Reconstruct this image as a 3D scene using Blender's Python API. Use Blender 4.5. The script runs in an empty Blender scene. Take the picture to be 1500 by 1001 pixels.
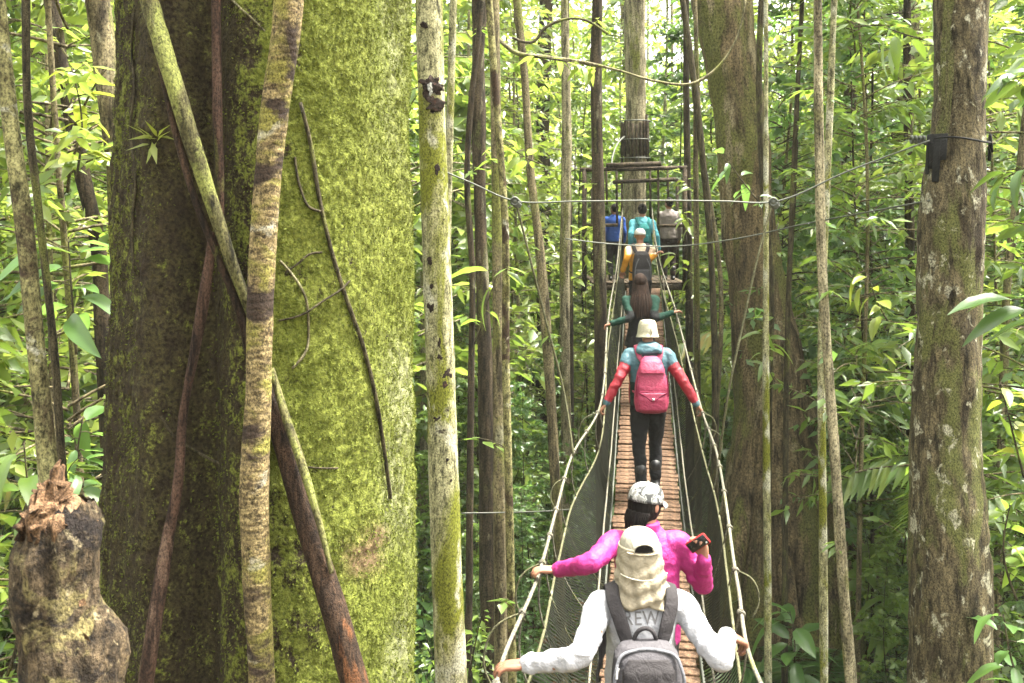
import bpy, bmesh, math, random
import numpy as np
from mathutils import Vector, Matrix

random.seed(7)
R = np.random.default_rng(11)
sc = bpy.context.scene
COL = sc.collection
rad = math.radians

# ------------------------------------------------------------------ camera
F = 35.0 / 36.0 * 1500.0          # focal length in photo pixels
ZE = 7.0                          # eye height over the forest floor
HY = 300.0                        # horizon row of the photo
cd = bpy.data.cameras.new("camera")
cam = bpy.data.objects.new("camera", cd); COL.objects.link(cam)
cam.location = (0, 0, ZE); cam.rotation_euler = (rad(90), 0, 0)
cd.lens = 35; cd.sensor_width = 36; cd.shift_y = -(500.5 - HY) / 1500.0
cd.clip_start = 0.05; cd.clip_end = 600
cd.dof.use_dof = True; cd.dof.focus_distance = 6.5; cd.dof.aperture_fstop = 6.3
sc.camera = cam

# ------------------------------------------------------------------ world, sun, exposure
SUN_EL, SUN_AZ = 69.0, 76.0      # azimuth clockwise from +Y: from the right, a little behind the camera
w = bpy.data.worlds.new("World"); sc.world = w; w.use_nodes = True
wn, wl = w.node_tree.nodes, w.node_tree.links
wn.clear()
sky = wn.new("ShaderNodeTexSky"); sky.sky_type = 'NISHITA'; sky.sun_disc = False
sky.sun_elevation = rad(SUN_EL); sky.sun_rotation = rad(SUN_AZ)
sky.air_density = 1.0; sky.dust_density = 6.0; sky.ozone_density = 1.0
hs = wn.new("ShaderNodeHueSaturation"); hs.inputs['Saturation'].default_value = 0.25   # overcast white
bg = wn.new("ShaderNodeBackground"); bg.inputs['Strength'].default_value = 0.15
tint = wn.new("ShaderNodeMix"); tint.data_type = 'RGBA'; tint.blend_type = 'MULTIPLY'
tint.inputs[0].default_value = 1.0; tint.inputs[7].default_value = (1.0, 0.975, 0.88, 1)
wo = wn.new("ShaderNodeOutputWorld")
wl.new(sky.outputs[0], hs.inputs['Color']); wl.new(hs.outputs[0], tint.inputs[6])
wl.new(tint.outputs[2], bg.inputs[0]); wl.new(bg.outputs[0], wo.inputs[0])
sd = bpy.data.lights.new("sun", 'SUN'); sd.energy = 2.6; sd.angle = rad(9); sd.color = (1.0, 0.96, 0.88)
sun = bpy.data.objects.new("sun", sd); COL.objects.link(sun)
sv = Vector((math.sin(rad(SUN_AZ)) * math.cos(rad(SUN_EL)), math.cos(rad(SUN_AZ)) * math.cos(rad(SUN_EL)), math.sin(rad(SUN_EL))))
sun.rotation_euler = (-sv).to_track_quat('-Z', 'Y').to_euler()
vs = sc.view_settings
vs.view_transform = 'Standard'; vs.look = 'None'; vs.gamma = 1.0; vs.use_curve_mapping = False
vs.exposure = 3.2
sc.render.engine = 'CYCLES'
cy = sc.cycles
cy.use_denoising = True; cy.max_bounces = 8; cy.diffuse_bounces = 4; cy.glossy_bounces = 2
cy.transmission_bounces = 4; cy.transparent_max_bounces = 8; cy.sample_clamp_indirect = 6
cy.caustics_reflective = False; cy.caustics_refractive = False

# ------------------------------------------------------------------ small maths
def P(px, py, d):
    return np.array([d * (px - 750.0) / F, d, ZE - d * (py - HY) / F])

def vnoise(p, scale=1.0, seed=0):
    p = np.asarray(p, float) * scale + seed * 17.31
    i = np.floor(p).astype(np.int64); f = p - i; f = f * f * (3 - 2 * f)
    def h(a, b, c):
        n = (a * 374761393 + b * 668265263 + c * 2147483647 + seed * 974711) & 0xffffffff
        n = ((n ^ (n >> 13)) * 1274126177) & 0xffffffff
        return ((n ^ (n >> 16)) & 0xffff) / 65535.0
    x, y, z = i[:, 0], i[:, 1], i[:, 2]
    def lx(b, c): return h(x, y + b, z + c) * (1 - f[:, 0]) + h(x + 1, y + b, z + c) * f[:, 0]
    def ly(c): return lx(0, c) * (1 - f[:, 1]) + lx(1, c) * f[:, 1]
    return ly(0) * (1 - f[:, 2]) + ly(1) * f[:, 2]

def fbm(p, scale=1.0, seed=0, oct=3):
    t = 0; a = 0.5; s = 0
    for k in range(oct):
        t = t + a * (vnoise(p, scale * 2 ** k, seed + k) * 2 - 1); s += a; a *= 0.5
    return t / s

def catmull(pts, n):
    """smooth curve through pts (uneven spacing safe)"""
    p = np.asarray(pts, float); m = len(p)
    if m == 2: return p[0] + (p[1] - p[0]) * np.linspace(0, 1, n)[:, None]
    seg = np.maximum(np.linalg.norm(np.diff(p[:, :3], axis=0), axis=1), 1e-6); cum = np.concatenate([[0], np.cumsum(seg)])
    sl = np.diff(p, axis=0) / seg[:, None]; T = np.empty_like(p)
    w0, w1 = seg[1:, None], seg[:-1, None]
    T[1:-1] = (sl[:-1] * w0 + sl[1:] * w1) / (w0 + w1); T[0] = 1.5 * sl[0] - .5 * T[1]; T[-1] = 1.5 * sl[-1] - .5 * T[-2]
    s = np.linspace(0, cum[-1], n); k = np.clip(np.searchsorted(cum, s) - 1, 0, m - 2); h = seg[k][:, None]; t = ((s - cum[k]) / seg[k])[:, None]
    return (2 * t ** 3 - 3 * t ** 2 + 1) * p[k] + (t ** 3 - 2 * t ** 2 + t) * h * T[k] + (3 * t ** 2 - 2 * t ** 3) * p[k + 1] + (t ** 3 - t ** 2) * h * T[k + 1]

# ------------------------------------------------------------------ meshes and objects
def mesh(name, V, Fs, smooth=True):
    """V (n,3); Fs: list of int arrays (m,k), any k"""
    V = np.asarray(V, np.float32)
    if not isinstance(Fs, list): Fs = [Fs]
    Fs = [np.asarray(f, np.int32) for f in Fs if len(f)]
    me = bpy.data.meshes.new(name)
    me.vertices.add(len(V)); me.vertices.foreach_set("co", V.ravel())
    nl = sum(f.size for f in Fs); npoly = sum(len(f) for f in Fs)
    me.loops.add(nl); me.loops.foreach_set("vertex_index", np.concatenate([f.ravel() for f in Fs]))
    tot = np.concatenate([np.full(len(f), f.shape[1], np.int32) for f in Fs])
    me.polygons.add(npoly)
    me.polygons.foreach_set("loop_start", np.concatenate([[0], np.cumsum(tot)[:-1]]).astype(np.int32))
    me.update(calc_edges=True)
    if smooth: me.polygons.foreach_set("use_smooth", np.ones(npoly, bool))
    me.update()
    return me

def link(name, me, mat=None, parent=None, loc=None):
    o = bpy.data.objects.new(name, me); COL.objects.link(o)
    if mat is not None and me is not None and not len(me.materials): me.materials.append(mat)
    if parent is not None: o.parent = parent
    if loc is not None: o.location = loc
    return o

def wpos(o):
    p = Vector((0, 0, 0))
    while o is not None: p += o.location; o = o.parent
    return np.array(p)

def wl_(name, V, Fs, mat, parent=None, smooth=True):
    """object from world coordinates under an (unrotated) parent; without a parent its origin goes to its base"""
    V = np.asarray(V, float)
    if parent is not None:
        return link(name, mesh(name, V - wpos(parent), Fs, smooth), mat, parent)
    o = np.array([V[:, 0].mean(), V[:, 1].mean(), V[:, 2].min()])
    return link(name, mesh(name, V - o, Fs, smooth), mat, None, o)

def tag(o, label=None, cat=None, group=None, kind=None):
    if label: o["label"] = label
    if cat: o["category"] = cat
    if group: o["group"] = group
    if kind: o["kind"] = kind
    return o

def thing(name, loc, label, cat, group=None):
    o = bpy.data.objects.new(name, None); COL.objects.link(o); o.location = loc
    o.empty_display_size = 0.2
    return tag(o, label, cat, group)

def tree_copy(o, loc, rz=0.0, s=1.0, label=None, group=None):
    c = o.copy(); COL.objects.link(c); c.location = loc; c.rotation_euler = (0, 0, rz); c.scale = (s, s, s)
    if label: c["label"] = label
    if group: c["group"] = group
    for ch in o.children:
        k = ch.copy(); COL.objects.link(k); k.parent = c
        for g in ch.children:
            q = g.copy(); COL.objects.link(q); q.parent = k
    return c

class G:
    """collects shapes as arrays"""
    def __init__(s): s.V = []; s.F = {}; s.n = 0
    def add(s, V, Fs):
        V = np.asarray(V, float).reshape(-1, 3)
        for f in (Fs if isinstance(Fs, list) else [Fs]):
            f = np.asarray(f, np.int64)
            if len(f): s.F.setdefault(f.shape[1], []).append(f + s.n)
        s.V.append(V); s.n += len(V); return s
    def data(s): return np.vstack(s.V), [np.vstack(v) for v in s.F.values()]
    def obj(s, name, mat, parent=None, smooth=True):
        V, f = s.data(); return wl_(name, V, f, mat, parent, smooth)
    def me(s, name, smooth=True):
        V, f = s.data(); return mesh(name, V, f, smooth)

def frames(p):
    t = np.gradient(p, axis=0); t /= np.linalg.norm(t, axis=1)[:, None] + 1e-12
    ref = np.array([0., 0, 1]) if abs(t[:, 2]).mean() < 0.8 else np.array([1., 0, 0])
    u = np.cross(np.broadcast_to(ref, t.shape), t); u /= np.linalg.norm(u, axis=1)[:, None] + 1e-12
    v = np.cross(t, u)
    return t, u, v

def tube(p, r, n=10, cap=True, flat=1.0, rough=0.0, rs=8.0, seed=1, rough2=0.0):
    """tube along points p with radii r; flat scales the second axis; rough adds relief"""
    p = np.asarray(p, float); m = len(p); r = np.broadcast_to(np.asarray(r, float), (m,))
    t, u, v = frames(p)
    a = np.linspace(0, 2 * math.pi, n, endpoint=False)
    ring = np.cos(a)[None, :, None] * u[:, None, :] + flat * np.sin(a)[None, :, None] * v[:, None, :]
    rr = np.broadcast_to(r[:, None], (m, n)).copy()
    if rough:
        q = (p[:, None, :] + ring * r[:, None, None]).reshape(-1, 3) * np.array([1, 1, 0.45])
        rr *= 1 + rough * fbm(q, rs, seed, 3).reshape(m, n)
        if rough2: rr *= 1 + rough2 * fbm(q, rs * 5, seed + 5, 2).reshape(m, n)
    V = (p[:, None, :] + ring * rr[:, :, None]).reshape(-1, 3)
    i = np.arange(m - 1)[:, None] * n; j = np.arange(n)[None, :]; k = (j + 1) % n
    Q = np.stack([i + j, i + k, i + n + k, i + n + j], -1).reshape(-1, 4)
    Fs = [Q]
    if cap:
        V = np.vstack([V, p[0], p[-1]]); c0, c1 = m * n, m * n + 1
        jj = np.arange(n); kk = (jj + 1) % n
        Fs.append(np.vstack([np.stack([kk, jj, np.full(n, c0)], -1), np.stack([(m - 1) * n + jj, (m - 1) * n + kk, np.full(n, c1)], -1)]))
    return V, Fs

def box(c, s, rot=None, bev=0.0):
    x, y, z = np.array(s) / 2.0
    if bev <= 0:
        V = np.array([[i, j, k] for i in (-x, x) for j in (-y, y) for k in (-z, z)], float)
        Q = np.array([[0, 1, 3, 2], [4, 6, 7, 5], [0, 4, 5, 1], [2, 3, 7, 6], [0, 2, 6, 4], [1, 5, 7, 3]])
        Fs = [Q]
    else:
        bm = bmesh.new(); bmesh.ops.create_cube(bm, size=1.0)
        for v in bm.verts: v.co = Vector((v.co.x * 2 * x, v.co.y * 2 * y, v.co.z * 2 * z))
        bmesh.ops.bevel(bm, geom=list(bm.edges), offset=bev, segments=1, affect='EDGES')
        V, Fs = from_bm(bm)
    if rot is not None: V = V @ np.array(rot).T
    return V + np.array(c), Fs

def from_bm(bm):
    bm.verts.index_update()
    V = np.array([v.co[:] for v in bm.verts]); d = {}
    for f in bm.faces: d.setdefault(len(f.verts), []).append([v.index for v in f.verts])
    bm.free()
    return V, [np.array(x) for x in d.values()]

_ico = None
def ellipsoid(c, r, rot=None, sub=2):
    bm = bmesh.new(); bmesh.ops.create_icosphere(bm, subdivisions=sub, radius=1.0)
    V, Fs = from_bm(bm); V = V * np.array(r)
    if rot is not None: V = V @ np.array(rot).T
    return V + np.array(c), Fs

def leaves(pos, d, nrm, L, W, simple=False, fold=0.18, droop=0.18):
    """leaf blades: base, widest pair, tip (and a midrib point)"""
    n = len(pos); d = d / (np.linalg.norm(d, axis=1)[:, None] + 1e-9)
    s = np.cross(d, nrm); s /= np.linalg.norm(s, axis=1)[:, None] + 1e-9
    up = np.cross(s, d)
    L = np.broadcast_to(L, (n,))[:, None]; W = np.broadcast_to(W, (n,))[:, None]
    base = pos; tip = pos + d * L - up * L * droop
    mid = pos + d * L * 0.45 - up * W * fold
    le = pos + d * L * 0.42 + s * W * 0.5; ri = pos + d * L * 0.42 - s * W * 0.5
    if simple:
        V = np.stack([base, ri, tip, le], 1).reshape(-1, 3); o = np.arange(n)[:, None] * 4
        return V, [np.vstack([o + [0, 1, 2], o + [0, 2, 3]])]
    V = np.stack([base, ri, tip, le, mid], 1).reshape(-1, 3); o = np.arange(n)[:, None] * 5
    return V, [np.vstack([o + [0, 1, 4], o + [1, 2, 4], o + [2, 3, 4], o + [3, 0, 4]])]

# ------------------------------------------------------------------ materials
class NT:
    def __init__(s, name):
        s.m = bpy.data.materials.new(name); s.m.use_nodes = True
        s.N = s.m.node_tree.nodes; s.L = s.m.node_tree.links; s.N.clear()
        s.out = s.N.new("ShaderNodeOutputMaterial")
        s.p = s.N.new("ShaderNodeBsdfPrincipled"); s.L.new(s.p.outputs[0], s.out.inputs[0])
        s.tc = s.N.new("ShaderNodeTexCoord")
    def mapped(s, scale=(1, 1, 1), loc=(0, 0, 0)):
        m = s.N.new("ShaderNodeMapping"); m.inputs['Scale'].default_value = scale; m.inputs['Location'].default_value = loc
        s.L.new(s.tc.outputs['Object'], m.inputs[0]); return m.outputs[0]
    def noise(s, vec, scale, detail=4, rough=0.6, dist=0.0):
        n = s.N.new("ShaderNodeTexNoise"); n.inputs['Scale'].default_value = scale; n.inputs['Detail'].default_value = detail
        n.inputs['Roughness'].default_value = rough; n.inputs['Distortion'].default_value = dist
        s.L.new(vec, n.inputs['Vector']); return n.outputs['Fac']
    def ramp(s, fac, stops, const=False):
        r = s.N.new("ShaderNodeValToRGB"); e = r.color_ramp.elements
        if const: r.color_ramp.interpolation = 'CONSTANT'
        while len(e) < len(stops): e.new(0.5)
        for k, (p, c) in enumerate(stops):
            e[k].position = p; c = c if hasattr(c, '__len__') else (c, c, c); e[k].color = (*c[:3], 1)
        s.L.new(fac, r.inputs[0]); return r.outputs[0]
    def mix(s, fac, a, b, mode='MIX'):
        m = s.N.new("ShaderNodeMix"); m.data_type = 'RGBA'; m.blend_type = mode
        for sock, val in ((m.inputs[0], fac), (m.inputs[6], a), (m.inputs[7], b)):
            if hasattr(val, 'is_linked') or hasattr(val, 'links'): s.L.new(val, sock)
            elif hasattr(val, '__len__'): sock.default_value = (*val[:3], 1)
            else: sock.default_value = val
        return m.outputs[2]
    def math(s, op, a, b=0.0):
        m = s.N.new("ShaderNodeMath"); m.operation = op
        for sock, val in ((m.inputs[0], a), (m.inputs[1], b)):
            if hasattr(val, 'links'): s.L.new(val, sock)
            else: sock.default_value = val
        return m.outputs[0]
    def bump(s, h, strength=0.5, dist=0.02):
        b = s.N.new("ShaderNodeBump"); b.inputs['Strength'].default_value = strength; b.inputs['Distance'].default_value = dist
        s.L.new(h, b.inputs['Height']); s.L.new(b.outputs[0], s.p.inputs['Normal'])
    def col(s, c):
        if hasattr(c, 'links'): s.L.new(c, s.p.inputs['Base Color'])
        else: s.p.inputs['Base Color'].default_value = (*c, 1)
    def set(s, rough=0.7, spec=0.3, **k):
        s.p.inputs['Roughness'].default_value = rough; s.p.inputs['Specular IOR Level'].default_value = spec
        for a, b in k.items(): s.p.inputs[a.replace('_', ' ')].default_value = b
        return s.m

def m_bark(name, base, dark, patches=(), scale=9.0, stretch=0.25, bump=0.6, dist=0.02, rings=0.0, seed=0.0):
    """patches: list of (colour, threshold, scale, stretch)"""
    base, dark = tuple(x * .56 for x in base), tuple(x * .30 for x in dark)
    t = NT(name); v = t.mapped((1, 1, stretch), (seed, seed * 0.7, seed * 1.3))
    n1 = t.noise(v, scale, 6, 0.65, 0.4)
    c = t.ramp(n1, [(0.32, dark), (0.60, base), (0.78, tuple(min(1, x * 1.35) for x in base))])
    stv = t.noise(t.mapped((1, 1, stretch * .5), (seed + 9, 4, 2)), scale * 2.3, 5, 0.7)
    c = t.mix(1.0, c, t.ramp(stv, [(0.36, 0.2), (0.5, 0.9), (0.66, 1.25)]), 'MULTIPLY')
    fin = t.noise(t.mapped((1, 1, .75), (3, seed, 8)), scale * 7, 4, 0.7)
    for k, (pc, th, ps, pst) in enumerate(patches):
        pv = t.mapped((1, 1, pst), (seed + 3.1 * k, 2.7 * k, 5.3 * k + seed))
        f = t.ramp(t.noise(pv, ps, 6, 0.62, 0.5), [(th, 0.0), (th + 0.07, 1.0)])
        c = t.mix(f, c, t.mix(t.noise(v, scale * 6, 3), tuple(x * 0.28 for x in pc), tuple(x * .72 for x in pc)))
    c = t.mix(1.0, c, t.ramp(fin, [(0.36, 0.25), (0.5, 0.95), (0.64, 1.4)]), 'MULTIPLY')
    h = t.math('ADD', n1, t.math('MULTIPLY', fin, 0.6))
    if rings:
        wv = t.N.new("ShaderNodeTexWave"); wv.wave_type = 'BANDS'; wv.bands_direction = 'Z'
        wv.inputs['Scale'].default_value = rings; wv.inputs['Distortion'].default_value = 7.0; wv.inputs['Detail'].default_value = 4; wv.inputs['Detail Scale'].default_value = 1.5
        t.L.new(t.mapped(), wv.inputs['Vector'])
        rr = t.ramp(wv.outputs['Fac'], [(0.0, 0.72), (0.22, 1.0)])
        c = t.mix(1.0, c, rr, 'MULTIPLY'); h = t.math('ADD', h, t.math('MULTIPLY', wv.outputs['Fac'], 0.22))
    t.col(c); t.bump(h, bump, dist)
    return t.set(0.85, 0.15)

def m_leaf(name, cols, trans=0.38, tcol=(0.26, 0.36, 0.04), rough=0.42, spec=0.45):
    t = NT(name)
    g = t.N.new("ShaderNodeNewGeometry"); oi = t.N.new("ShaderNodeObjectInfo")
    f = t.math('ADD', t.math('MULTIPLY', g.outputs['Random Per Island'], 0.75), t.math('MULTIPLY', oi.outputs['Random'], 0.25))
    k = len(cols)
    c = t.ramp(f, [(.93 * i / (k - 1), x) for i, x in enumerate(cols)] + [(.985, (cols[-1][0] * 1.5, cols[-1][1] * .85, cols[-1][2])), (1.0, (cols[-1][0], cols[-1][1] * .45, cols[-1][2] * .8))])
    n = t.noise(t.mapped(), 14, 2)
    c = t.mix(t.math('MULTIPLY', n, 0.35), c, tuple(0.5 * x for x in cols[0]))
    t.col(c); t.set(rough, spec)
    tr = t.N.new("ShaderNodeBsdfTranslucent"); t.L.new(t.mix(0.6, c, tcol), tr.inputs[0])
    mx = t.N.new("ShaderNodeMixShader"); mx.inputs[0].default_value = trans
    t.L.new(t.p.outputs[0], mx.inputs[1]); t.L.new(tr.outputs[0], mx.inputs[2]); t.L.new(mx.outputs[0], t.out.inputs[0])
    return t.m

def m_fabric(name, c, c2=None, scale=60, rough=0.85, bump=0.5, wr=17.0, spec=0.2):
    t = NT(name); v = t.mapped()
    n = t.noise(v, scale, 3); big = t.noise(v, wr, 4, 0.6, 0.6)
    c2 = c2 or tuple(x * 0.78 for x in c)
    t.col(t.mix(t.ramp(n, [(0.3, 0.0), (0.7, 1.0)]), c2, c)); t.bump(t.math('ADD', big, t.math('MULTIPLY', n, 0.15)), bump, 0.03)
    return t.set(rough, spec)

def m_plain(name, c, rough=0.6, spec=0.3, metal=0.0, nscale=25, var=0.3):
    t = NT(name); n = t.noise(t.mapped(), nscale, 5)
    t.col(t.mix(n, tuple(x * (1 - var) for x in c), tuple(min(1, x * (1 + var * 0.5)) for x in c))); t.bump(n, 0.2, 0.01)
    return t.set(rough, spec, Metallic=metal)
# ================================================================== MATERIALS
M = {}
M['litter'] = None
t = NT("leaf_litter"); v = t.mapped()
t.col(t.mix(t.noise(v, 1.3, 4), t.ramp(t.noise(v, 9, 5), [(0.3, (0.03, 0.018, 0.01)), (0.55, (0.10, 0.055, 0.03)), (0.75, (0.17, 0.10, 0.06))]), (0.035, 0.05, 0.014)))
t.bump(t.noise(v, 14, 5), 0.8, 0.05); M['ground'] = t.set(0.95, 0.1)
M['leaf'] = m_leaf("leaf_green", [(0.036, 0.08, 0.012), (0.068, 0.125, 0.02), (0.105, 0.165, 0.027), (0.16, 0.205, 0.036)], 0.46, (0.29, 0.43, 0.055), 0.36, 0.6)
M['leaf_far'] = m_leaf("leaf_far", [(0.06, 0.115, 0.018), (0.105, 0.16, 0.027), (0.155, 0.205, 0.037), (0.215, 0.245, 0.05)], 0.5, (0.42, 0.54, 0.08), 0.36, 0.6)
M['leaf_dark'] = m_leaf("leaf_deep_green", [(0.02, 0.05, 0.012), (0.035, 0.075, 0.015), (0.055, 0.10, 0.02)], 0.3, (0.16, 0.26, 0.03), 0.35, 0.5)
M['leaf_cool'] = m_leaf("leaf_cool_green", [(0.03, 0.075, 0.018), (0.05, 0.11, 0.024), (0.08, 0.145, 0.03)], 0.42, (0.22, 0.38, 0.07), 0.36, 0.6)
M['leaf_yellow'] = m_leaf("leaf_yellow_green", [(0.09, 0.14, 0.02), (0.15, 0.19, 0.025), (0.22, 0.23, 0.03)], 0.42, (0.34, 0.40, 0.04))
M['leaf_dead'] = m_leaf("leaf_dead", [(0.05, 0.025, 0.012), (0.13, 0.07, 0.04), (0.22, 0.13, 0.085), (0.09, 0.05, 0.03)], 0.1, (0.2, 0.1, 0.04), 0.8, 0.15)
GREENM, PALE, WHITE = (0.17, 0.19, 0.04), (0.33, 0.33, 0.20), (0.55, 0.55, 0.45)
BR, DK = (0.13, 0.10, 0.062), (0.035, 0.026, 0.017)
M['bark_pale'] = m_bark("bark_pale_patched", (0.56, 0.53, 0.30), (0.42, 0.40, 0.2), [((0.22, 0.235, 0.03), 0.49, 1.9, 0.4), ((0.62, 0.60, 0.45), 0.55, 3.5, 0.5), ((0.045, 0.03, 0.022), 0.63, 7.0, 0.8)], 12, 0.6, 0.45)
M['bark_right'] = m_bark("bark_lichen_ridged", (0.22, 0.18, 0.10), (0.05, 0.038, 0.024), [((0.18, 0.19, 0.06), 0.53, 2.6, 0.35), ((0.60, 0.58, 0.42), 0.57, 10.0, 0.7), ((0.055, 0.04, 0.025), 0.59, 4.0, 0.25)], 13, 0.35, 0.9, 0.03)
M['bark_mid'] = m_bark("bark_grey_brown", (0.30, 0.25, 0.14), (0.11, 0.085, 0.05), [((0.20, 0.21, 0.055), 0.52, 2.0, 0.3), ((0.34, 0.32, 0.20), 0.60, 6.0, 0.4)], 8, 0.22, 0.7)
M['bark_dark'] = m_bark("bark_dark_brown", (0.10, 0.075, 0.045), DK, [((0.15, 0.16, 0.05), 0.57, 2.2, 0.25), ((0.27, 0.25, 0.16), 0.62, 5.0, 0.3)], 9, 0.25, 0.7)
M['bark_light'] = m_bark("bark_light_grey", (0.50, 0.44, 0.28), (0.26, 0.22, 0.13), [((0.24, 0.25, 0.06), 0.55, 1.8, 0.3), ((0.09, 0.065, 0.04), 0.62, 2.6, 0.3)], 8, 0.25, 0.5)
M['bark_band'] = m_bark("bark_banded_pale", (0.36, 0.34, 0.15), (0.20, 0.17, 0.07), [((0.065, 0.042, 0.026), 0.52, 2.4, 0.9), ((0.55, 0.54, 0.42), 0.60, 4.5, 1.2)], 13, 0.9, 0.5, 0.015)
M['bark_buttress'] = m_bark("bark_buttress", (0.28, 0.21, 0.115), (0.14, 0.10, 0.055), [((0.20, 0.20, 0.06), 0.52, 1.4, 0.25), ((0.40, 0.33, 0.20), 0.58, 3.0, 0.3)], 6, 0.18, 0.8, 0.04)
M['liana'] = m_bark("liana_ringed", (0.44, 0.34, 0.16), (0.22, 0.15, 0.08), [((0.33, 0.30, 0.075), 0.49, 2.6, 1.5), ((0.07, 0.048, 0.035), 0.53, 2.3, 1.9), ((0.62, 0.58, 0.44), 0.63, 3.2, 1.7), ((0.03, 0.022, 0.017), 0.64, 6.0, 1.5)], 18, 2.2, 0.8, 0.012, 9.0, 2.0)
M['liana_green'] = m_bark("liana_mossy", (0.19, 0.18, 0.07), (0.07, 0.055, 0.03), [((0.27, 0.29, 0.08), 0.48, 5.0, 0.5), ((0.42, 0.42, 0.30), 0.63, 9.0, 0.8)], 14, 0.3, 0.6)
M['liana_burnt'] = m_bark("liana_black_orange", (0.085, 0.05, 0.03), (0.018, 0.013, 0.010), [((0.20, 0.085, 0.035), 0.61, 7.0, 0.25), ((0.20, 0.21, 0.05), 0.66, 5.0, 0.4)], 18, 0.22, 0.8)
M['root_red'] = m_bark("root_red_brown", (0.12, 0.068, 0.045), (0.035, 0.02, 0.014), [((0.20, 0.13, 0.09), 0.58, 8.0, 0.25), ((0.19, 0.20, 0.05), 0.55, 3.5, 0.4)], 16, 0.2, 0.7)
M['vine'] = m_bark("vine_thin", (0.12, 0.10, 0.055), (0.05, 0.04, 0.022), [((0.17, 0.18, 0.05), 0.55, 4, 0.4)], 20, 0.3, 0.4)
M['vine_pale'] = m_bark("vine_pale", (0.33, 0.30, 0.17), (0.18, 0.15, 0.07), [((0.24, 0.25, 0.07), 0.55, 4, 0.4)], 20, 0.3, 0.4)
M['stump'] = m_bark("stump_bark", (0.16, 0.115, 0.065), (0.04, 0.03, 0.022), [((0.27, 0.225, 0.095), 0.55, 7.0, 1.0), ((0.028, 0.021, 0.018), 0.52, 5.0, 1.5), ((0.40, 0.33, 0.20), 0.60, 14.0, 1.0)], 14, 0.8, 1.0, 0.03, 0, 4.0)
M['stump_wood'] = m_bark("stump_rotten_wood", (0.40, 0.235, 0.125), (0.17, 0.09, 0.045), [((0.42, 0.30, 0.19), 0.58, 14.0, 0.4)], 22, 0.35, 1.0, 0.03)

# giant trunk: bark and moss by per-vertex moss cover, left half's shade painted in
t = NT("giant_trunk_bark"); v = t.mapped((1, 1, 0.55))
at = t.N.new("ShaderNodeAttribute"); at.attribute_name = "moss"
fine = t.noise(t.mapped(), 62, 5, 0.65); med = t.noise(t.mapped((1, 1, 0.6)), 15, 5, 0.65); lo = t.noise(v, 4.0, 4)
barkc = t.mix(t.ramp(fine, [(0.38, 0.0), (0.62, 1.0)]), t.ramp(t.noise(t.mapped((1, 1, 0.3)), 22, 6, 0.7), [(0.3, (0.006, 0.004, 0.003)), (0.55, (0.015, 0.010, 0.007)), (0.75, (0.036, 0.026, 0.017))]), t.ramp(med, [(0.35, (0.028, 0.020, 0.012)), (0.6, (0.055, 0.050, 0.018))]))  # bark toned down, putting shade of groove and left half into colour
mossc = t.mix(t.ramp(fine, [(0.32, 0.0), (0.62, 1.0)]), (0.036, 0.044, 0.007), t.mix(lo, (0.095, 0.115, 0.015), (0.16, 0.172, 0.036)))
sp = t.N.new("ShaderNodeSeparateColor"); t.L.new(at.outputs['Color'], sp.inputs[0])
mf = t.math('ADD', sp.outputs[0], t.math('MULTIPLY', t.math('SUBTRACT', med, 0.5), 1.5))
mf = t.math('ADD', mf, t.math('MULTIPLY', t.math('SUBTRACT', fine, 0.5), 0.8))
c = t.mix(t.ramp(mf, [(0.36, 0.0), (0.56, 1.0)]), barkc, mossc)
c = t.mix(t.math('MULTIPLY', sp.outputs[1], t.ramp(med, [(0.35, 0.0), (0.6, 1.0)])), c, (0.25, 0.25, 0.16))
c = t.mix(t.math('MULTIPLY', sp.outputs[2], t.ramp(fine, [(0.3, 0.2), (0.6, 1.0)])), c, (0.12, 0.075, 0.045))
t.col(c); t.bump(t.math('ADD', fine, t.math('MULTIPLY', med, 1.2)), 0.9, 0.016); M['giant'] = t.set(0.92, 0.12)
M['moss'] = m_leaf("moss_tuft", [(0.035, 0.044, 0.007), (0.075, 0.092, 0.013), (0.12, 0.136, 0.024)], 0.2, (0.16, 0.19, 0.03), 0.8, 0.1)

# ================================================================== GROUND
def gz(x, y):
    x = np.asarray(x, float); y = np.asarray(y, float)
    q = np.stack([x.ravel(), y.ravel(), 0 * x.ravel()], -1)
    return (0.35 * fbm(q, 0.13, 3) + 0.10 * fbm(q, 0.7, 5)).reshape(x.shape)
ax = np.concatenate([[-110, -85], np.linspace(-60, 60, 161), [85, 110]])
ay = np.concatenate([[-60, -35], np.linspace(-20, 80, 134), [100, 130]])
X, Y = np.meshgrid(ax, ay); Z = gz(X, Y); n1 = len(ax)
i = (np.arange(len(ay) - 1)[:, None] * n1 + np.arange(n1 - 1)[None, :]).ravel()
g = link("ground", mesh("ground", np.stack([X, Y, Z], -1).reshape(-1, 3), np.stack([i, i + 1, i + n1 + 1, i + n1], -1)), M['ground'])
tag(g, "brown forest floor strewn with leaf litter", None, None, "structure")

n = 16000
lx = R.uniform(-9, 15, n); ly = R.uniform(8, 30, n)
pos = np.stack([lx, ly, gz(lx, ly) + R.uniform(0.02, 0.06, n)], -1)
a = R.uniform(0, 6.283, n); d = np.stack([np.cos(a), np.sin(a), R.uniform(-.15, .3, n)], -1)
V, Fs = leaves(pos, d, np.stack([R.normal(0, .35, n), R.normal(0, .35, n), np.ones(n)], -1), R.uniform(.10, .24, n), R.uniform(.05, .11, n), False, -.15, -.1)
tag(link("fallen_leaves", mesh("fallen_leaves", V, Fs, False), M['leaf_dead']), "dry brown fallen leaves scattered over the forest floor", None, None, "stuff")

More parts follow.
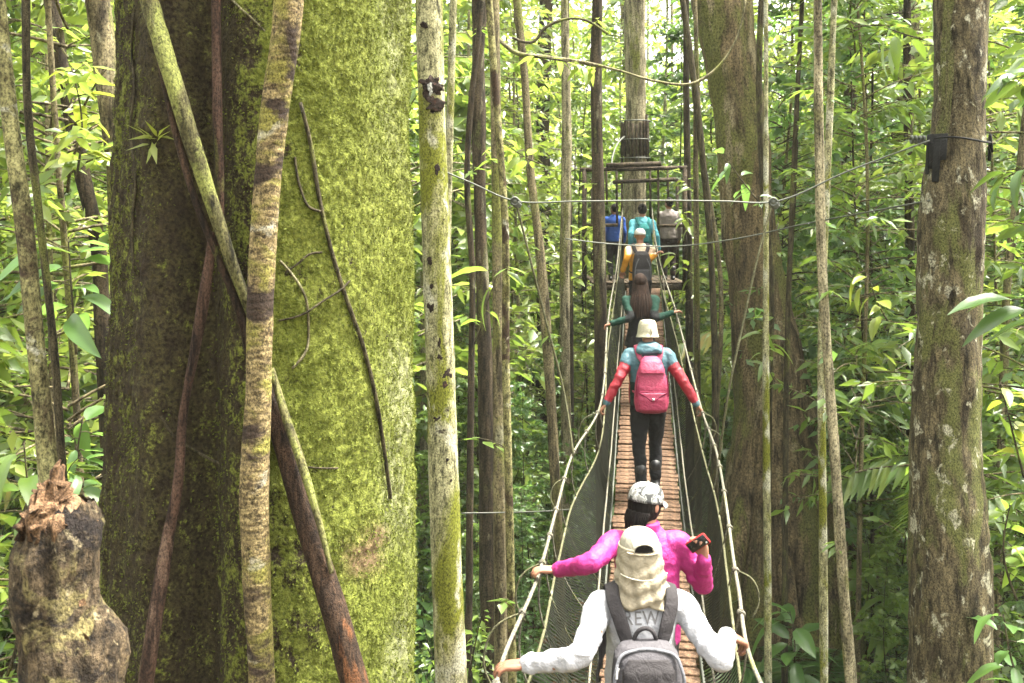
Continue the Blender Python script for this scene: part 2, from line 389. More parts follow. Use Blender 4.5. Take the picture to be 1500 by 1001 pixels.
# ================================================================== GIANT MOSSY TREE
GD = 5.0; GC = P(392, HY, GD)[:2]; GR = 215 / F * GD * 0.985
gt = thing("giant_tree", (GC[0], GC[1], 0), "huge forest tree with a broad mossy trunk that fills the left of the scene", "tree")
def gauss(a, c, s): 
    dlt = (a - c + 180) % 360 - 180
    return np.exp(-(dlt / s) ** 2)
phi = np.concatenate([np.arange(-205, 20, 0.62), np.arange(20, 155, 4.0)])
zs = np.concatenate([np.arange(-0.5, ZE - 2.6, 0.25), np.arange(ZE - 2.6, ZE + 1.6, 0.0115), np.arange(ZE + 1.6, ZE + 7, 0.4)])
PH, ZZ = np.meshgrid(phi, zs)
h = np.clip((ZE + 1.0 - ZZ), 0, 9)
r = GR * (0.975 + 0.012 * h)
r = r + 0.02 * h * gauss(PH, -172, 30) - 0.5 * 0.018 * h * gauss(PH, 175, 10)
r = r * (1 - 0.27 * gauss(PH, -103, 12) - 0.055 * gauss(PH, -140, 16) - 0.05 * gauss(PH, -20, 14) + 0.055 * gauss(PH, -62, 26) + 0.02 * gauss(PH, -120, 8))
r = r - 0.03 * gauss(PH, -163, 2.2) * np.clip(h, 0, 1.5) + 0.012 * np.sin(np.radians(PH) * 46) * gauss(PH, -172, 13) - 0.02 * gauss(PH, -154, 2)
ca, sa = np.cos(np.radians(PH)), np.sin(np.radians(PH))
q = np.stack([r * ca, r * sa, ZZ], -1).reshape(-1, 3)
r = r + (0.020 * fbm(q, 2.6, 3) + 0.013 * fbm(q * [1, 1, .6], 11, 5, 3) + 0.009 * fbm(q, 42, 8, 2)).reshape(r.shape)
V = np.stack([r * ca, r * sa, ZZ], -1).reshape(-1, 3); nc = len(phi); nr = len(zs)
ii = np.arange(nr - 1)[:, None] * nc; jj = np.arange(nc)[None, :]; kk = (jj + 1) % nc
Q = np.stack([ii + jj, ii + kk, ii + nc + kk, ii + nc + jj], -1).reshape(-1, 4)
me = mesh("trunk", V, Q)
wob = fbm(V, 1.7, 21, 3).reshape(r.shape) * 14
moss = 0.13 + 0.68 / (1 + np.exp(-(PH + wob + 82) / 8.0)) + 0.22 * gauss(PH + wob, -158, 30) + 0.22 * fbm(V, 3.1, 23, 3).reshape(r.shape) - 0.16 * np.clip(h - 1.6, 0, 2) * gauss(PH, -70, 25) * 0.6  # sparser moss left of the groove also paints that side's shade
pale = 0.5 * gauss(PH + wob * .4, -14, 16) * np.clip(0.5 + 1.3 * fbm(V, 2.2, 31, 3).reshape(r.shape), 0, 1)
px_ = 750 + F * (V[:, 0] + GC[0]) / (V[:, 1] + GC[1]); py_ = HY + F * (ZE - V[:, 2]) / (V[:, 1] + GC[1])
dam = (np.exp(-((px_ - 532) / 24) ** 2 - ((py_ - 818) / 26) ** 2 - 0) + np.exp(-((px_ - 553) / 14) ** 2 - ((py_ - 785) / 16) ** 2)).reshape(r.shape)
dam = np.clip(dam * 1.4 * (0.5 + vnoise(V, 22, 4).reshape(r.shape)), 0, 1)
ca_ = me.color_attributes.new("moss", 'FLOAT_COLOR', 'POINT')
ca_.data.foreach_set("color", np.stack([np.clip(moss, 0, 1), np.clip(pale, 0, 1), dam, np.ones_like(dam)], -1).astype(np.float32).ravel())
link("trunk", me, M['giant'], gt)
# moss tufts, real blades on the trunk
RGT = r.copy(); PHI_T = phi.copy(); ZS_T = zs.copy()
mv = moss.ravel() - 0.45 * dam.ravel() - 0.2 * pale.ravel(); zz = ZZ.ravel()
idx = R.integers(0, len(V), 150000)
keep = (zz[idx] > ZE - 2.5) & (zz[idx] < ZE + 1.5) & (PH.ravel()[idx] < 20) & (mv[idx] * (0.35 + 1.3 * vnoise(V[idx], 13, 9)) > R.uniform(0.15, 0.95, len(idx)))
idx = idx[keep][:52000]; n = len(idx)
nr_ = np.stack([ca.ravel()[idx], sa.ravel()[idx], np.zeros(n)], -1)
tg = np.stack([-sa.ravel()[idx], ca.ravel()[idx], np.zeros(n)], -1); uz = np.array([0, 0, 1.])
d = nr_ * R.uniform(.25, .9, n)[:, None] + tg * R.normal(0, .6, n)[:, None] + uz * R.normal(-.35, .6, n)[:, None]
pos = V[idx] + tg * R.normal(0, .006, n)[:, None] + uz * R.normal(0, .006, n)[:, None] - nr_ * 0.002
Vm, Fm = leaves(pos, d, nr_ + R.normal(0, .4, (n, 3)), R.uniform(.008, .021, n), R.uniform(.004, .010, n), True)
tag(link("moss", mesh("moss", Vm, Fm, False), M['moss'], gt), kind="stuff")

# ================================================================== TRUNKS AND LIANAS
def pxpath(pts, n=40):
    """pts of (px, py, width px, d) -> world points and radii"""
    w = np.array([[*P(a, b, d), c / F * d / 2] for a, b, c, d in pts])
    c = catmull(w, n); return c[:, :3], c[:, 3]

def to_ground(pts):
    a, b = pts[-2], pts[-1]; d = b[3]; yb = HY + F * (ZE + 0.45) / d
    if yb <= b[1] + 5: return pts
    sl = np.clip((b[0] - a[0]) / max(b[1] - a[1], 1), -.08, .08)
    return pts + [(b[0] + sl * (yb - b[1]) * .6, yb, b[2] * 1.06, d)]

def stem(name, label, cat, pts, mat, group=None, n=60, sides=14, rough=0.17, rs=6.0, ground=True, part='trunk', seed=1, rough2=0.0):
    pts = [tuple(p) for p in pts]
    if ground:
        a, b = pts[0], pts[1]; sl = np.clip((a[0] - b[0]) / max(b[1] - a[1], 1), -.15, .15)
        pts = to_ground([(a[0] + sl * (a[1] + 320), -320, a[2] * .95, a[3])] + pts)
    c, r = pxpath(pts, n)
    t = thing(name, c[-1] if ground else c[np.argmin(c[:, 2])], label, cat, group)
    V, Fs = tube(c, r, sides, True, 1.0, rough, rs, seed, rough2)
    wl_(part, V, Fs, M[mat], t)
    return t, c, r

def leafspray(parent, c, r, spots, mat, nl=5, L=(.08, .13), rng=R, twig='vine'):
    """twigs with single leaves at chosen spots of a stem"""
    for k in spots:
        p = c[k]; a = rng.uniform(0, 6.283); dr = np.array([math.cos(a), math.sin(a) * .6, rng.uniform(-.1, .6)])
        ln = rng.uniform(.15, .35); tp = p + dr * ln
        V, Fs = tube(catmull([p, p + dr * ln * .5 + [0, 0, .03], tp], 5), np.linspace(.005, .002, 5), 4)
        wl_("twig", V, Fs, M[twig], parent)
        for j in range(nl):
            q = p + dr * ln * (0.35 + .65 * j / nl); b = rng.uniform(0, 6.283)
            V, Fs = leaves(q[None], np.array([[math.cos(b), math.sin(b), rng.uniform(-.6, .1)]]), np.array([[0, 0, 1.]]), rng.uniform(*L), rng.uniform(*L) * .42)
            wl_("leaf", V, Fs, M[mat], parent)

# --- near and middle trunks, one by one
stem("pale_tree", "slim pale trunk blotched yellow green and white just right of the giant mossy trunk", "tree",
     [(628, 0, 40, 7.5), (632, 150, 39, 7.5), (638, 330, 41, 7.5), (646, 560, 43, 7.5), (653, 800, 45, 7.5), (661, 1001, 46, 7.5)], 'bark_pale', n=160, sides=28, rough=.05, rough2=.03)
rt, rc_, rr_ = stem("lichen_tree", "thick ridged trunk spotted with pale lichen at the right, a black strap round it", "tree",
     [(1408, 0, 76, 7.5), (1403, 200, 76, 7.5), (1394, 320, 90, 7.5), (1389, 450, 88, 7.5), (1386, 700, 102, 7.5), (1391, 880, 112, 7.5), (1393, 1001, 118, 7.5)], 'bark_right', n=260, sides=64, rough=.10, rs=5, rough2=.05)
stem("platform_tree", "pale straight trunk that carries the far wooden platform", "tree",
     [(930, 0, 30, 20.2), (931, 200, 30, 20.2), (929, 400, 33, 20.2)], 'bark_light', sides=20)
b1 = [(1058, 0, 84, 15.2), (1080, 150, 74, 15.2), (1098, 330, 76, 15.2), (1118, 480, 92, 15.2), (1132, 600, 118, 15.2), (1140, 720, 150, 15.2), (1146, 850, 200, 15.2)]
bt, bc, br = stem("buttress_tree", "big brown trunk flaring into buttress roots right of the bridge", "tree", b1, 'bark_buttress', n=120, sides=44, rough=.16, rs=3.0, rough2=.03)
for x0, y0, x1, y1, dd, ww in ((1150, 560, 1245, 905, 14.6, 26), (1100, 560, 1065, 905, 14.5, 30), (1128, 600, 1160, 905, 14.2, 24), (1160, 600, 1330, 905, 15.4, 22)):
    c, r = pxpath([(x0, y0, ww, 15.0), ((x0 * .62 + x1 * .38), (y0 + y1) / 2, ww * 1.2, (15 + dd) / 2), (x1, y1, ww * .9, dd - .3)], 24)
    V, Fs = tube(c, r, 12, True, 1.0, .15, 3); wl_("buttress_root", V, Fs, M['bark_buttress'], bt)

stem("spotted_pole_tree", "thin leaning trunk mottled white and black behind the broken stump", "tree",
     [(2, 60, 24, 4.6), (18, 200, 24, 4.6), (36, 335, 26, 4.6), (50, 480, 25, 4.6), (60, 580, 26, 4.6), (74, 720, 30, 4.6)], 'bark_band', n=120, sides=18, rough=.08)
stem("dark_pole_tree", "thin dark stem twinned with the mottled leaning trunk", "tree",
     [(38, 0, 13, 5.2), (40, 150, 12, 5.2), (58, 320, 11, 5.2), (80, 520, 11, 5.2), (92, 700, 12, 5.2)], 'vine', n=80)
stem("leaning_brown_tree", "brown leaning trunk in the green gap left of the giant trunk", "tree",
     [(74, 0, 22, 9), (98, 140, 21, 9), (124, 270, 22, 9), (142, 345, 22, 9), (150, 480, 23, 9)], 'bark_dark')
stem("creeper_tree", "grey brown trunk hung with creepers touching the giant trunk's left edge", "tree",
     [(142, 0, 36, 8), (158, 120, 34, 8), (172, 260, 32, 8), (178, 420, 32, 8)], 'bark_mid', rough=.18)
stem("banded_pole_tree", "slender pole trunk banded dark brown and pale yellow left of the bridge", "tree",
     [(719, 40, 11, 8.2), (727, 150, 11, 8.2), (740, 330, 11, 8.2), (741, 520, 12, 8.2), (745, 700, 12, 8.2), (749, 900, 13, 8.2)], 'bark_band', n=140, sides=14, rough=.06, seed=5)
stem("dark_topped_tree", "dark trunk with a blackened fork at its top left of the bridge", "tree",
     [(704, 0, 26, 12), (702, 40, 20, 12), (701, 160, 21, 12), (704, 330, 18, 12), (711, 560, 22, 12), (713, 720, 23, 12)], 'bark_dark', n=90)
stem("twisted_thin_tree", "twisted thin stem beside the blackened forked trunk", "tree",
     [(700, 60, 8, 11.5), (690, 150, 9, 11.5), (684, 260, 9, 11.5), (692, 400, 9, 11.5), (690, 560, 10, 11.5)], 'bark_dark')
stem("grey_curving_tree", "thin grey trunk curving gently between banded pole and bridge", "tree",
     [(757, 0, 12, 13), (769, 120, 12, 13), (777, 250, 12, 13), (790, 360, 14, 13), (800, 480, 15, 13), (810, 640, 15, 13)], 'bark_mid')
stem("dark_bridge_tree", "straight dark patched trunk standing right against the left bridge rope", "tree",
     [(875, 0, 16, 13), (873, 100, 17, 13), (877, 300, 18, 13), (880, 520, 19, 13)], 'bark_dark', n=90)
stem("tan_tree", "tan trunk with a broken flaking top behind the left cable knot", "tree",
     [(827, 0, 11, 17), (830, 200, 15, 17), (827, 420, 15, 17), (829, 640, 15, 17)], 'bark_light')
stem("black_far_tree", "dark far trunk above the cable left of the platform", "tree",
     [(800, 0, 20, 24), (795, 150, 20, 24), (798, 330, 20, 24), (796, 500, 21, 24)], 'bark_dark')
stem("twin_front_tree", "pale olive pole trunk, the taller of the close pair right of the buttressed tree", "tree",
     [(1198, 0, 12, 9.3), (1199, 160, 13, 9.3), (1205, 400, 14, 9.3), (1215, 560, 14, 9.3), (1225, 700, 14, 9.3), (1236, 870, 16, 9.3), (1247, 1001, 17, 9.3)], 'bark_light', n=120)
stem("twin_back_tree", "thin greenish pole trunk crossing behind the pale olive pole", "tree",
     [(1222, 0, 9, 9.9), (1216, 150, 10, 9.9), (1209, 330, 10, 9.9), (1203, 520, 11, 9.9), (1205, 720, 12, 9.9), (1207, 1001, 12, 9.9)], 'bark_pale', n=90)
stem("dark_right_tree", "dark shaded trunk behind the pair of poles on the right", "tree",
     [(1250, 0, 16, 19), (1245, 140, 18, 19), (1238, 330, 20, 19), (1255, 480, 22, 19), (1272, 620, 26, 19)], 'bark_dark')
stem("ruddy_tree", "light reddish brown trunk left of the lichen spotted trunk, half hidden in leaves", "tree",
     [(1334, 0, 30, 20), (1325, 120, 30, 20), (1318, 270, 28, 20), (1312, 460, 29, 20)], 'bark_light', seed=4)
stem("far_right_tree", "thin brown stem leaning at the right edge of the view", "tree",
     [(1500, 200, 12, 12), (1488, 300, 12, 12), (1476, 410, 12, 12), (1470, 560, 12, 12)], 'bark_mid')
stem("sapling_pole_tree", "straight yellow green pole in front of the buttress roots", "tree",
     [(1122, 380, 8, 12), (1122, 560, 10, 12), (1124, 800, 11, 12)], 'bark_pale')
stem("short_pole_tree", "thin dark green stem between the buttress roots and the pair of poles", "tree",
     [(1172, 60, 7, 13), (1160, 300, 7, 13), (1152, 560, 8, 13), (1150, 820, 9, 13)], 'vine')
for k, (lab, pts, mt) in enumerate([
    ("dark straight liana hanging along the buttressed trunk's left side", [(1000, 0, 9, 14), (1020, 150, 10, 14), (1040, 350, 9, 14), (1047, 520, 10, 14), (1048, 720, 11, 14)], 'vine'),
    ("second thinner liana twisting left of the buttressed trunk", [(1018, 0, 6, 14.2), (1026, 200, 7, 14.2), (1056, 420, 7, 14.2), (1050, 600, 7, 14.2), (1040, 760, 7, 14.2)], 'bark_mid'),
    ("brown stem hanging before the buttressed trunk's right side", [(1115, 0, 9, 13.5), (1112, 120, 9, 13.5), (1117, 260, 9, 13.5), (1130, 420, 8, 13.5), (1128, 560, 8, 13.5)], 'vine')]):
    stem("liana", lab, "liana", pts, mt, "lianas hanging by the buttressed trunk", part='stem')
stem("crossing_branch", "long crooked bare branch crossing the top of the view above the bridge", "branch",
     [(715, 40, 4, 11.6), (735, 62, 6, 11.5), (757, 78, 7, 11.4), (800, 84, 6, 11.3), (862, 93, 5, 11.2), (905, 103, 3.5, 11.2), (960, 119, 3.5, 11.2), (1016, 122, 4.5, 11.2), (1052, 98, 4, 11.2), (1078, 58, 3, 11.2), (1092, 0, 3, 11.2)], 'vine_pale', n=80, sides=8, ground=False, part='branch_stem')
stem("hanging_twig", "crooked dark twig hanging below the crossing branch beside the grey curving trunk", "branch",
     [(750, 55, 4, 11.5), (780, 62, 5, 11.5), (800, 40, 5, 11.5), (850, 28, 4, 11.5), (890, 50, 4, 11.5)], 'vine', n=30, sides=6, ground=False, part='branch_stem')

# --- lianas and roots on the giant trunk
V1 = [(428, -60, 42, 4.05), (420, 40, 42, 4.05), (404, 150, 40, 4.08), (389, 300, 40, 4.1), (381, 450, 39, 4.12), (378, 600, 38, 4.13), (372, 720, 42, 4.13), (376, 850, 40, 4.13), (384, 1001, 38, 4.13), (390, 1200, 40, 4.1)]
stem("big_liana", "thick ringed liana climbing the middle of the giant mossy trunk", "liana", to_ground(V1), 'liana', n=300, sides=26, rough=.09, rs=9, ground=False, part='stem', rough2=.04)
stem("slanting_liana", "mossy liana slanting down across the giant trunk from its upper left", "liana",
     [(200, -60, 27, 4.25), (218, 0, 27, 4.25), (248, 100, 26, 4.2), (290, 235, 24, 4.2), (318, 320, 20, 4.2), (345, 400, 16, 4.22), (372, 470, 14, 4.27)], 'liana_green', n=140, sides=18, rough=.14, ground=False, part='stem', rough2=.04)
stem("fraying_liana", "thin bark strand peeling beside the slanting mossy liana", "liana",
     [(228, 60, 7, 4.22), (256, 190, 9, 4.2), (285, 290, 10, 4.2), (320, 380, 9, 4.22), (352, 460, 12, 4.25), (368, 540, 12, 4.27)], 'liana_burnt', n=70, sides=10, rough=.2, ground=False, part='stem')
stem("burnt_liana", "blackened liana with orange streaks emerging low behind the ringed liana", "liana",
     to_ground([(380, 540, 24, 4.32), (404, 610, 30, 4.25), (430, 700, 32, 4.2), (456, 790, 34, 4.17), (488, 890, 38, 4.12), (520, 1001, 40, 4.1), (560, 1160, 42, 4.05)]), 'liana_burnt', n=140, sides=20, rough=.16, ground=False, part='stem', rough2=.05)
stem("green_liana", "slim green stem running down the upper edge of the blackened liana", "liana",
     [(398, 540, 8, 4.24), (415, 600, 12, 4.2), (442, 680, 13, 4.15), (466, 760, 10, 4.12), (486, 840, 7, 4.1)], 'liana_green', n=60, sides=10, rough=.08, ground=False, part='stem')
stem("straight_root", "straight brown and green aerial root hanging from the top of the giant trunk", "liana",
     [(316, -60, 13, 4.28), (317, 60, 13, 4.28), (319, 180, 14, 4.26), (322, 290, 12, 4.26), (320, 360, 12, 4.27)], 'root_red', n=80, sides=10, rough=.12, ground=False, part='stem')
stem("red_root", "reddish brown root running down the shaded left half of the giant trunk", "liana",
     to_ground([(312, 340, 12, 4.27), (300, 430, 17, 4.27), (284, 520, 15, 4.28), (268, 610, 13, 4.28), (262, 700, 16, 4.26), (242, 810, 20, 4.25), (228, 900, 22, 4.22), (214, 1001, 24, 4.2), (200, 1150, 26, 4.15)]), 'root_red', n=120, sides=12, rough=.22, rs=12, ground=False, part='stem', rough2=.05)
def surfpt(px, py, off):
    """point on the giant trunk's front seen at a photo pixel"""
    dd = 4.2
    for _ in range(60):
        p = P(px, py, dd); q = p[:2] - GC; rr = np.hypot(*q); a = math.degrees(math.atan2(q[1], q[0]))
        k = np.argmin(np.abs(((PHI_T - a) + 180) % 360 - 180)); z = np.argmin(np.abs(ZS_T - p[2]))
        if rr < RGT[z, k] + off: return p
        dd += 0.012
    return P(px, py, 4.9)
def surfvine(label, pts, wpx, mat, off=0.014):
    w_ = np.array([surfpt(a, b, off) for a, b in pts]); c = catmull(w_, 40)
    t = thing("vine", c[np.argmin(c[:, 2])], label, "vine", "thin vines clinging to the giant trunk")
    V, Fs = tube(c, wpx / F * 4.4 / 2 * (1 + .25 * fbm(c, 9, 3)), 7); wl_("stem", V, Fs, M[mat], t)
surfvine("long dark root curving down the mossy right half of the giant trunk", [(440, 150), (456, 215), (466, 280), (480, 345), (495, 400), (512, 450), (533, 510), (548, 570), (560, 640), (572, 730)], 6.5, 'vine')
surfvine("short dark vine branching beside the big liana's upper right", [(432, 230), (440, 275), (455, 305), (470, 310)], 4, 'vine')
surfvine("pale looping vine bowed out right of the big liana", [(410, 382), (428, 402), (446, 432), (452, 475), (448, 515), (428, 540)], 3.6, 'vine_pale', .02)
surfvine("dark twig arching left of the long dark root", [(418, 400), (438, 385), (455, 372), (472, 370)], 3, 'vine')
surfvine("dark twig crossing the long dark root", [(408, 470), (440, 462), (475, 440), (500, 424), (512, 412)], 3, 'vine')
surfvine("thin root sweeping across the shaded base below the red root", [(236, 610), (252, 636), (282, 658), (318, 678), (358, 686)], 4, 'vine')
surfvine("pale straight twig at the top of the giant trunk left of the big liana", [(336, -5), (352, 12), (370, 28), (388, 46)], 3, 'vine_pale')
surfvine("thin vine low on the moss right of the blackened liana", [(448, 684), (470, 686), (495, 686)], 3, 'vine')
surfvine("dark wavy creeper hugging the giant trunk's far left edge", [(196, 20), (193, 80), (197, 130), (191, 190), (199, 260), (194, 330), (196, 400)], 4, 'vine')

# little leafy plant growing from the giant trunk
c0 = surfpt(226, 205, .02); ep = thing("epiphyte", c0, "small yellow green leafy plant growing on the giant trunk's upper left", "plant")
for k in range(11):
    a = R.uniform(0, 6.28); V, Fs = leaves(c0[None] + R.normal(0, .012, (1, 3)), np.array([[math.cos(a), -.7, math.sin(a) * .7]]), np.array([[0, -.5, 1.]]), R.uniform(.09, .15), R.uniform(.024, .034))
    wl_("leaf", V, Fs, M['leaf_yellow'], ep)

# ================================================================== BROKEN STUMP
SD = 3.0
sp_ = [(86, 735, 92, SD), (90, 760, 112, SD), (86, 800, 118, SD), (82, 850, 116, SD), (92, 905, 118, SD), (108, 955, 138, SD), (106, 1010, 142, SD), (98, 1100, 150, SD), (96, 1400, 160, SD)]
c, r_ = pxpath(to_ground(sp_), 220)
st = thing("broken_stump", c[-1], "thick snapped off stump with rotten orange top and blotched yellow and black bark", "stump")
V, Fs = tube(c, r_, 72, False, 1.0, .22, 9, 3, .10)
keepr = 72; V = V.copy()
ang = np.arange(72); jag = 0.055 * vnoise(np.stack([np.cos(ang / 72 * 6.283) * 3, np.sin(ang / 72 * 6.283) * 3, 0 * ang], -1), 1.6, 8) + 0.02 * R.random(72)
for k in range(26):
    V[k * 72:(k + 1) * 72, 2] += (jag - .055 - .05 * np.clip(-np.sin(ang / 72 * 6.283 + .6), 0, 1)) * (1 - k / 26)
wl_("bark", V, Fs, M['stump'], st)
# rotten heart: ragged cone of splinters inside the bark rim
gg = G(); top = c[0]
rim = V[:72]
for k in range(80):
    a = R.uniform(0, 6.283); rr = R.uniform(.05, .98) * r_[0]
    b = top + [math.cos(a) * rr, math.sin(a) * rr, -.09]
    hh = R.uniform(.07, .15) * (1.3 - .75 * rr / r_[0] - .25 * math.cos(a))
    gg.add(*tube([b, b + [R.normal(0, .006), R.normal(0, .006), hh * .6], b + [R.normal(0, .01), R.normal(0, .01), hh * .9], b + [R.normal(0, .012), R.normal(0, .012), hh]], np.array([.034, .032, .024, .006]) * R.uniform(.5, 1.1), 9, True, R.uniform(.35, .9), .45, 26, k))
gg.add(*tube(np.array([top + [0, 0, -.12], top + [0, 0, -.03], top + [.004, 0, .012]]), [r_[0] * 1.02, r_[0] * .98, r_[0] * .5], 40, True, 1, .2, 22, 5, .1))
gg.obj("rotten_wood", M['stump_wood'], st)
for k in range(16):   # peeling bark flakes on the right side
    ri = int(R.integers(4, 60)); a = R.uniform(-.7, .5); p = c[ri] + np.array([math.cos(a), math.sin(a) - .1, 0]) * r_[ri] * 1.0
    V, Fs = leaves(p[None], np.array([[R.uniform(.3, 1), -.3, R.uniform(-.6, .6)]]), np.array([[R.normal(0, .5), -1, R.normal(0, .6)]]), R.uniform(.02, .05), R.uniform(.015, .03))
    wl_("bark_flake", V, Fs, M['stump'] if k % 2 else M['stump_wood'], st)

# ================================================================== SCARS AND TWIGS ON TRUNKS
def on_front(px, py, d, wpx, side=0.0):
    """front of a trunk of that width seen at the pixel"""
    p = P(px, py, d); rr = wpx / F * d / 2; o = rr * side; return p + [o, -math.sqrt(max(rr * rr - o * o, 0)) * .97, 0], rr
M['scar'] = m_bark("bark_scar", (0.06, 0.04, 0.03), (0.03, 0.02, 0.015), [((0.14, 0.05, 0.03), 0.6, 30, 1.0)], 40, 1, 0.8, 0.01)
M['lichen'] = m_bark("lichen_white", (0.85, 0.85, 0.78), (0.9, 0.9, 0.8), [((0.10, 0.06, 0.05), 0.56, 30, 1.0)], 40, 1, 0.8, 0.01)
pale = [o for o in COL.objects if o.name == "pale_tree"][0]
def scar(par, cx_, py, d, wpx, side, w_, h_, mat='scar', name="scar", sd=1):
    p, rr = on_front(cx_, py, d, wpx, side); an = math.asin(side) 
    V, Fs = ellipsoid(0, (w_ * 1.35, .0045, h_ * 1.5), None, 4); V = V * (1 + 1.1 * fbm(V + sd * 3.1, 45, sd, 4)[:, None] * [1, .0, 1])
    rot = np.array(Matrix.Rotation(an, 3, 'Z')); wl_(name, V @ rot.T + p, Fs, M[mat], par)
for k, (cx_, py, side, w_, h_, mt) in enumerate([(631, 128, .1, .075, .06, 'scar'), (631, 132, .25, .05, .045, 'lichen'), (632, 155, .3, .06, .05, 'scar'), (639, 380, -.35, .02, .03, 'scar'), (640, 418, -.3, .018, .018, 'scar'), (641, 448, -.4, .03, .028, 'scar'), (643, 500, .1, .014, .05, 'scar'),
        (644, 520, .1, .024, .024, 'scar'), (646, 545, .5, .035, .03, 'scar'), (647, 610, -.25, .03, .024, 'scar'), (648, 560, .2, .02, .02, 'scar'), (650, 670, -.1, .05, .035, 'scar'), (651, 700, .2, .035, .02, 'scar'), (652, 740, .45, .02, .02, 'scar'), (654, 850, .82, .035, .13, 'scar'), (655, 935, 0, .03, .02, 'scar'), (629, 40, -.3, .03, .02, 'scar'), (635, 250, .3, .02, .03, 'scar')]):
    scar(pale, cx_, py, 7.5, 42, side, w_ * .75, h_ * .75, mt, "lichen_patch" if mt == 'lichen' else "scar", k)
for nm, ks, mt in (("banded_pole_tree", (40, 52, 70, 86), 'leaf'), ("twin_front_tree", (30, 38, 50, 62, 75), 'leaf'), ("twin_back_tree", (24, 34, 44), 'leaf_cool'), ("dark_bridge_tree", (22, 30, 36), 'leaf_far'), ("grey_curving_tree", (16, 22, 28, 33), 'leaf'), ("sapling_pole_tree", (14, 24, 30), 'leaf_cool'), ("short_pole_tree", (12, 20, 28, 36), 'leaf'), ("leaning_brown_tree", (12, 18, 26), 'leaf_far'), ("creeper_tree", (12, 16, 20, 24, 29), 'leaf'), ("twisted_thin_tree", (14, 22, 30), 'leaf'), ("far_right_tree", (14, 22, 30), 'leaf'), ("dark_pole_tree", (20, 30, 42), 'leaf')):
    o = [q for q in COL.objects if q.name == nm][0]; tr = [q for q in o.children if q.name.startswith('trunk')][0]; W0 = wpos(o)
    nv = len(tr.data.vertices); sides_ = 14 if nm != "banded_pole_tree" else 14; cc = np.array([np.mean([tr.data.vertices[i * sides_ + j].co[:] for j in range(sides_)], axis=0) for i in range((nv - 2) // sides_)]) + W0
    leafspray(o, cc, None, [k for k in ks if k < len(cc)], mt, 6, (.11, .22))
# ================================================================== BRIDGE
def xb(d): return 0.066 + 0.1285 * np.asarray(d, float)
HD = np.array([(0.3, 2.35), (1, 2.55), (2, 2.78), (3, 2.94), (4, 3.01), (5, 3.01), (6.2, 2.96), (8, 2.90), (9.7, 2.80), (12.3, 2.45), (15.5, 2.02), (18.2, 1.60), (22, 1.5)])
_hc = catmull(np.c_[HD, np.zeros(len(HD))], 400)
def hdeck(d): return np.interp(d, _hc[:, 0], _hc[:, 1])
def zdeck(d): return ZE - hdeck(d)
M['plank'] = m_bark("plank_wood", (0.23, 0.14, 0.085), (0.13, 0.075, 0.045), [((0.30, 0.20, 0.13), 0.6, 5, 1.0), ((0.10, 0.085, 0.04), 0.64, 3, 1.0)], 12, 1.0, 0.5, 0.01)
M['rope'] = m_bark("rope_pale", (0.30, 0.285, 0.22), (0.22, 0.20, 0.14), [((0.24, 0.24, 0.10), 0.6, 5, 1.0)], 60, 1.0, 0.6, 0.004)
M['rope_moss'] = m_bark("rope_mossy", (0.19, 0.185, 0.10), (0.13, 0.13, 0.06), [((0.34, 0.34, 0.22), 0.6, 6, 1.0)], 60, 1.0, 0.6, 0.004)
M['cable'] = m_plain("steel_cable", (0.075, 0.08, 0.065), 0.6, 0.4, 0.3)
M['net'] = m_plain("net_cord", (0.026, 0.029, 0.020), 0.8, 0.2, 0, 6, 0.5)
M['strap_blk'] = m_fabric("black_strap", (0.012, 0.012, 0.012))
bridge = thing("suspension_bridge", (float(xb(2)), 2.0, float(zdeck(2))), "narrow rope suspension bridge with brown wooden slats and net sides", "bridge")
AX = np.array([0.1285, 1.0]); AX /= np.linalg.norm(AX); yaw = -math.atan2(AX[0], AX[1])
pv, pf = box((0, 0, 0), (0.62, 0.086, 0.024), None, 0.006)
pmes = []
for k in range(5):
    q = pv.copy(); q[:, 0] *= R.uniform(.97, 1.02); q[:, 1] *= R.uniform(.9, 1.05); q[:, 2] += .004 * np.sin(q[:, 0] * R.uniform(3, 8) + k)
    pm = mesh("plank", q, pf, False); pm.materials.append(M['plank']); pmes.append(pm)
bw = wpos(bridge); k = 0; dd = 0.9
while dd < 18.6:
    e = 0.05; sl = math.atan2(float(zdeck(dd + e) - zdeck(dd - e)), 2 * e)
    o = link("plank", pmes[int(R.integers(5))], None, bridge, Vector((float(xb(dd)) - bw[0] + R.normal(0, .005), dd - bw[1], float(zdeck(dd)) - 0.012 - bw[2] + R.normal(0, .0025))))
    o.rotation_euler = (sl + R.normal(0, .02), R.normal(0, .008), yaw + R.normal(0, .012)); dd += 0.109
LP = [P(*q) for q in ((640, 1200, 3.2), (733, 978, 4.2), (786, 849, 5.1), (815, 746, 6.6), (836, 672, 7.8), (879, 595, 9.7), (890, 475, 12.3), (904, 386, 15.5), (912, 305, 18.5))]
RP = [P(*q) for q in ((1180, 1210, 3.2), (1099, 966, 4.2), (1081, 858, 5.1), (1063, 735, 6.6), (1052, 672, 7.8), (1027, 596, 9.7), (991, 460, 12.3), (964, 373, 15.5), (955, 305, 18.5))]
LP = [np.array([-0.10, 0.8, ZE - 1.5]), np.array([-0.14, 2.0, ZE - 1.82])] + LP[0:]
RP = [np.array([0.80, 0.8, ZE - 1.5]), np.array([0.92, 2.0, ZE - 1.8])] + RP[0:]
LP[2] = np.array([-0.10, 3.2, ZE - 1.93]); RP[2] = np.array([0.985, 3.2, ZE - 1.90])
side = {}
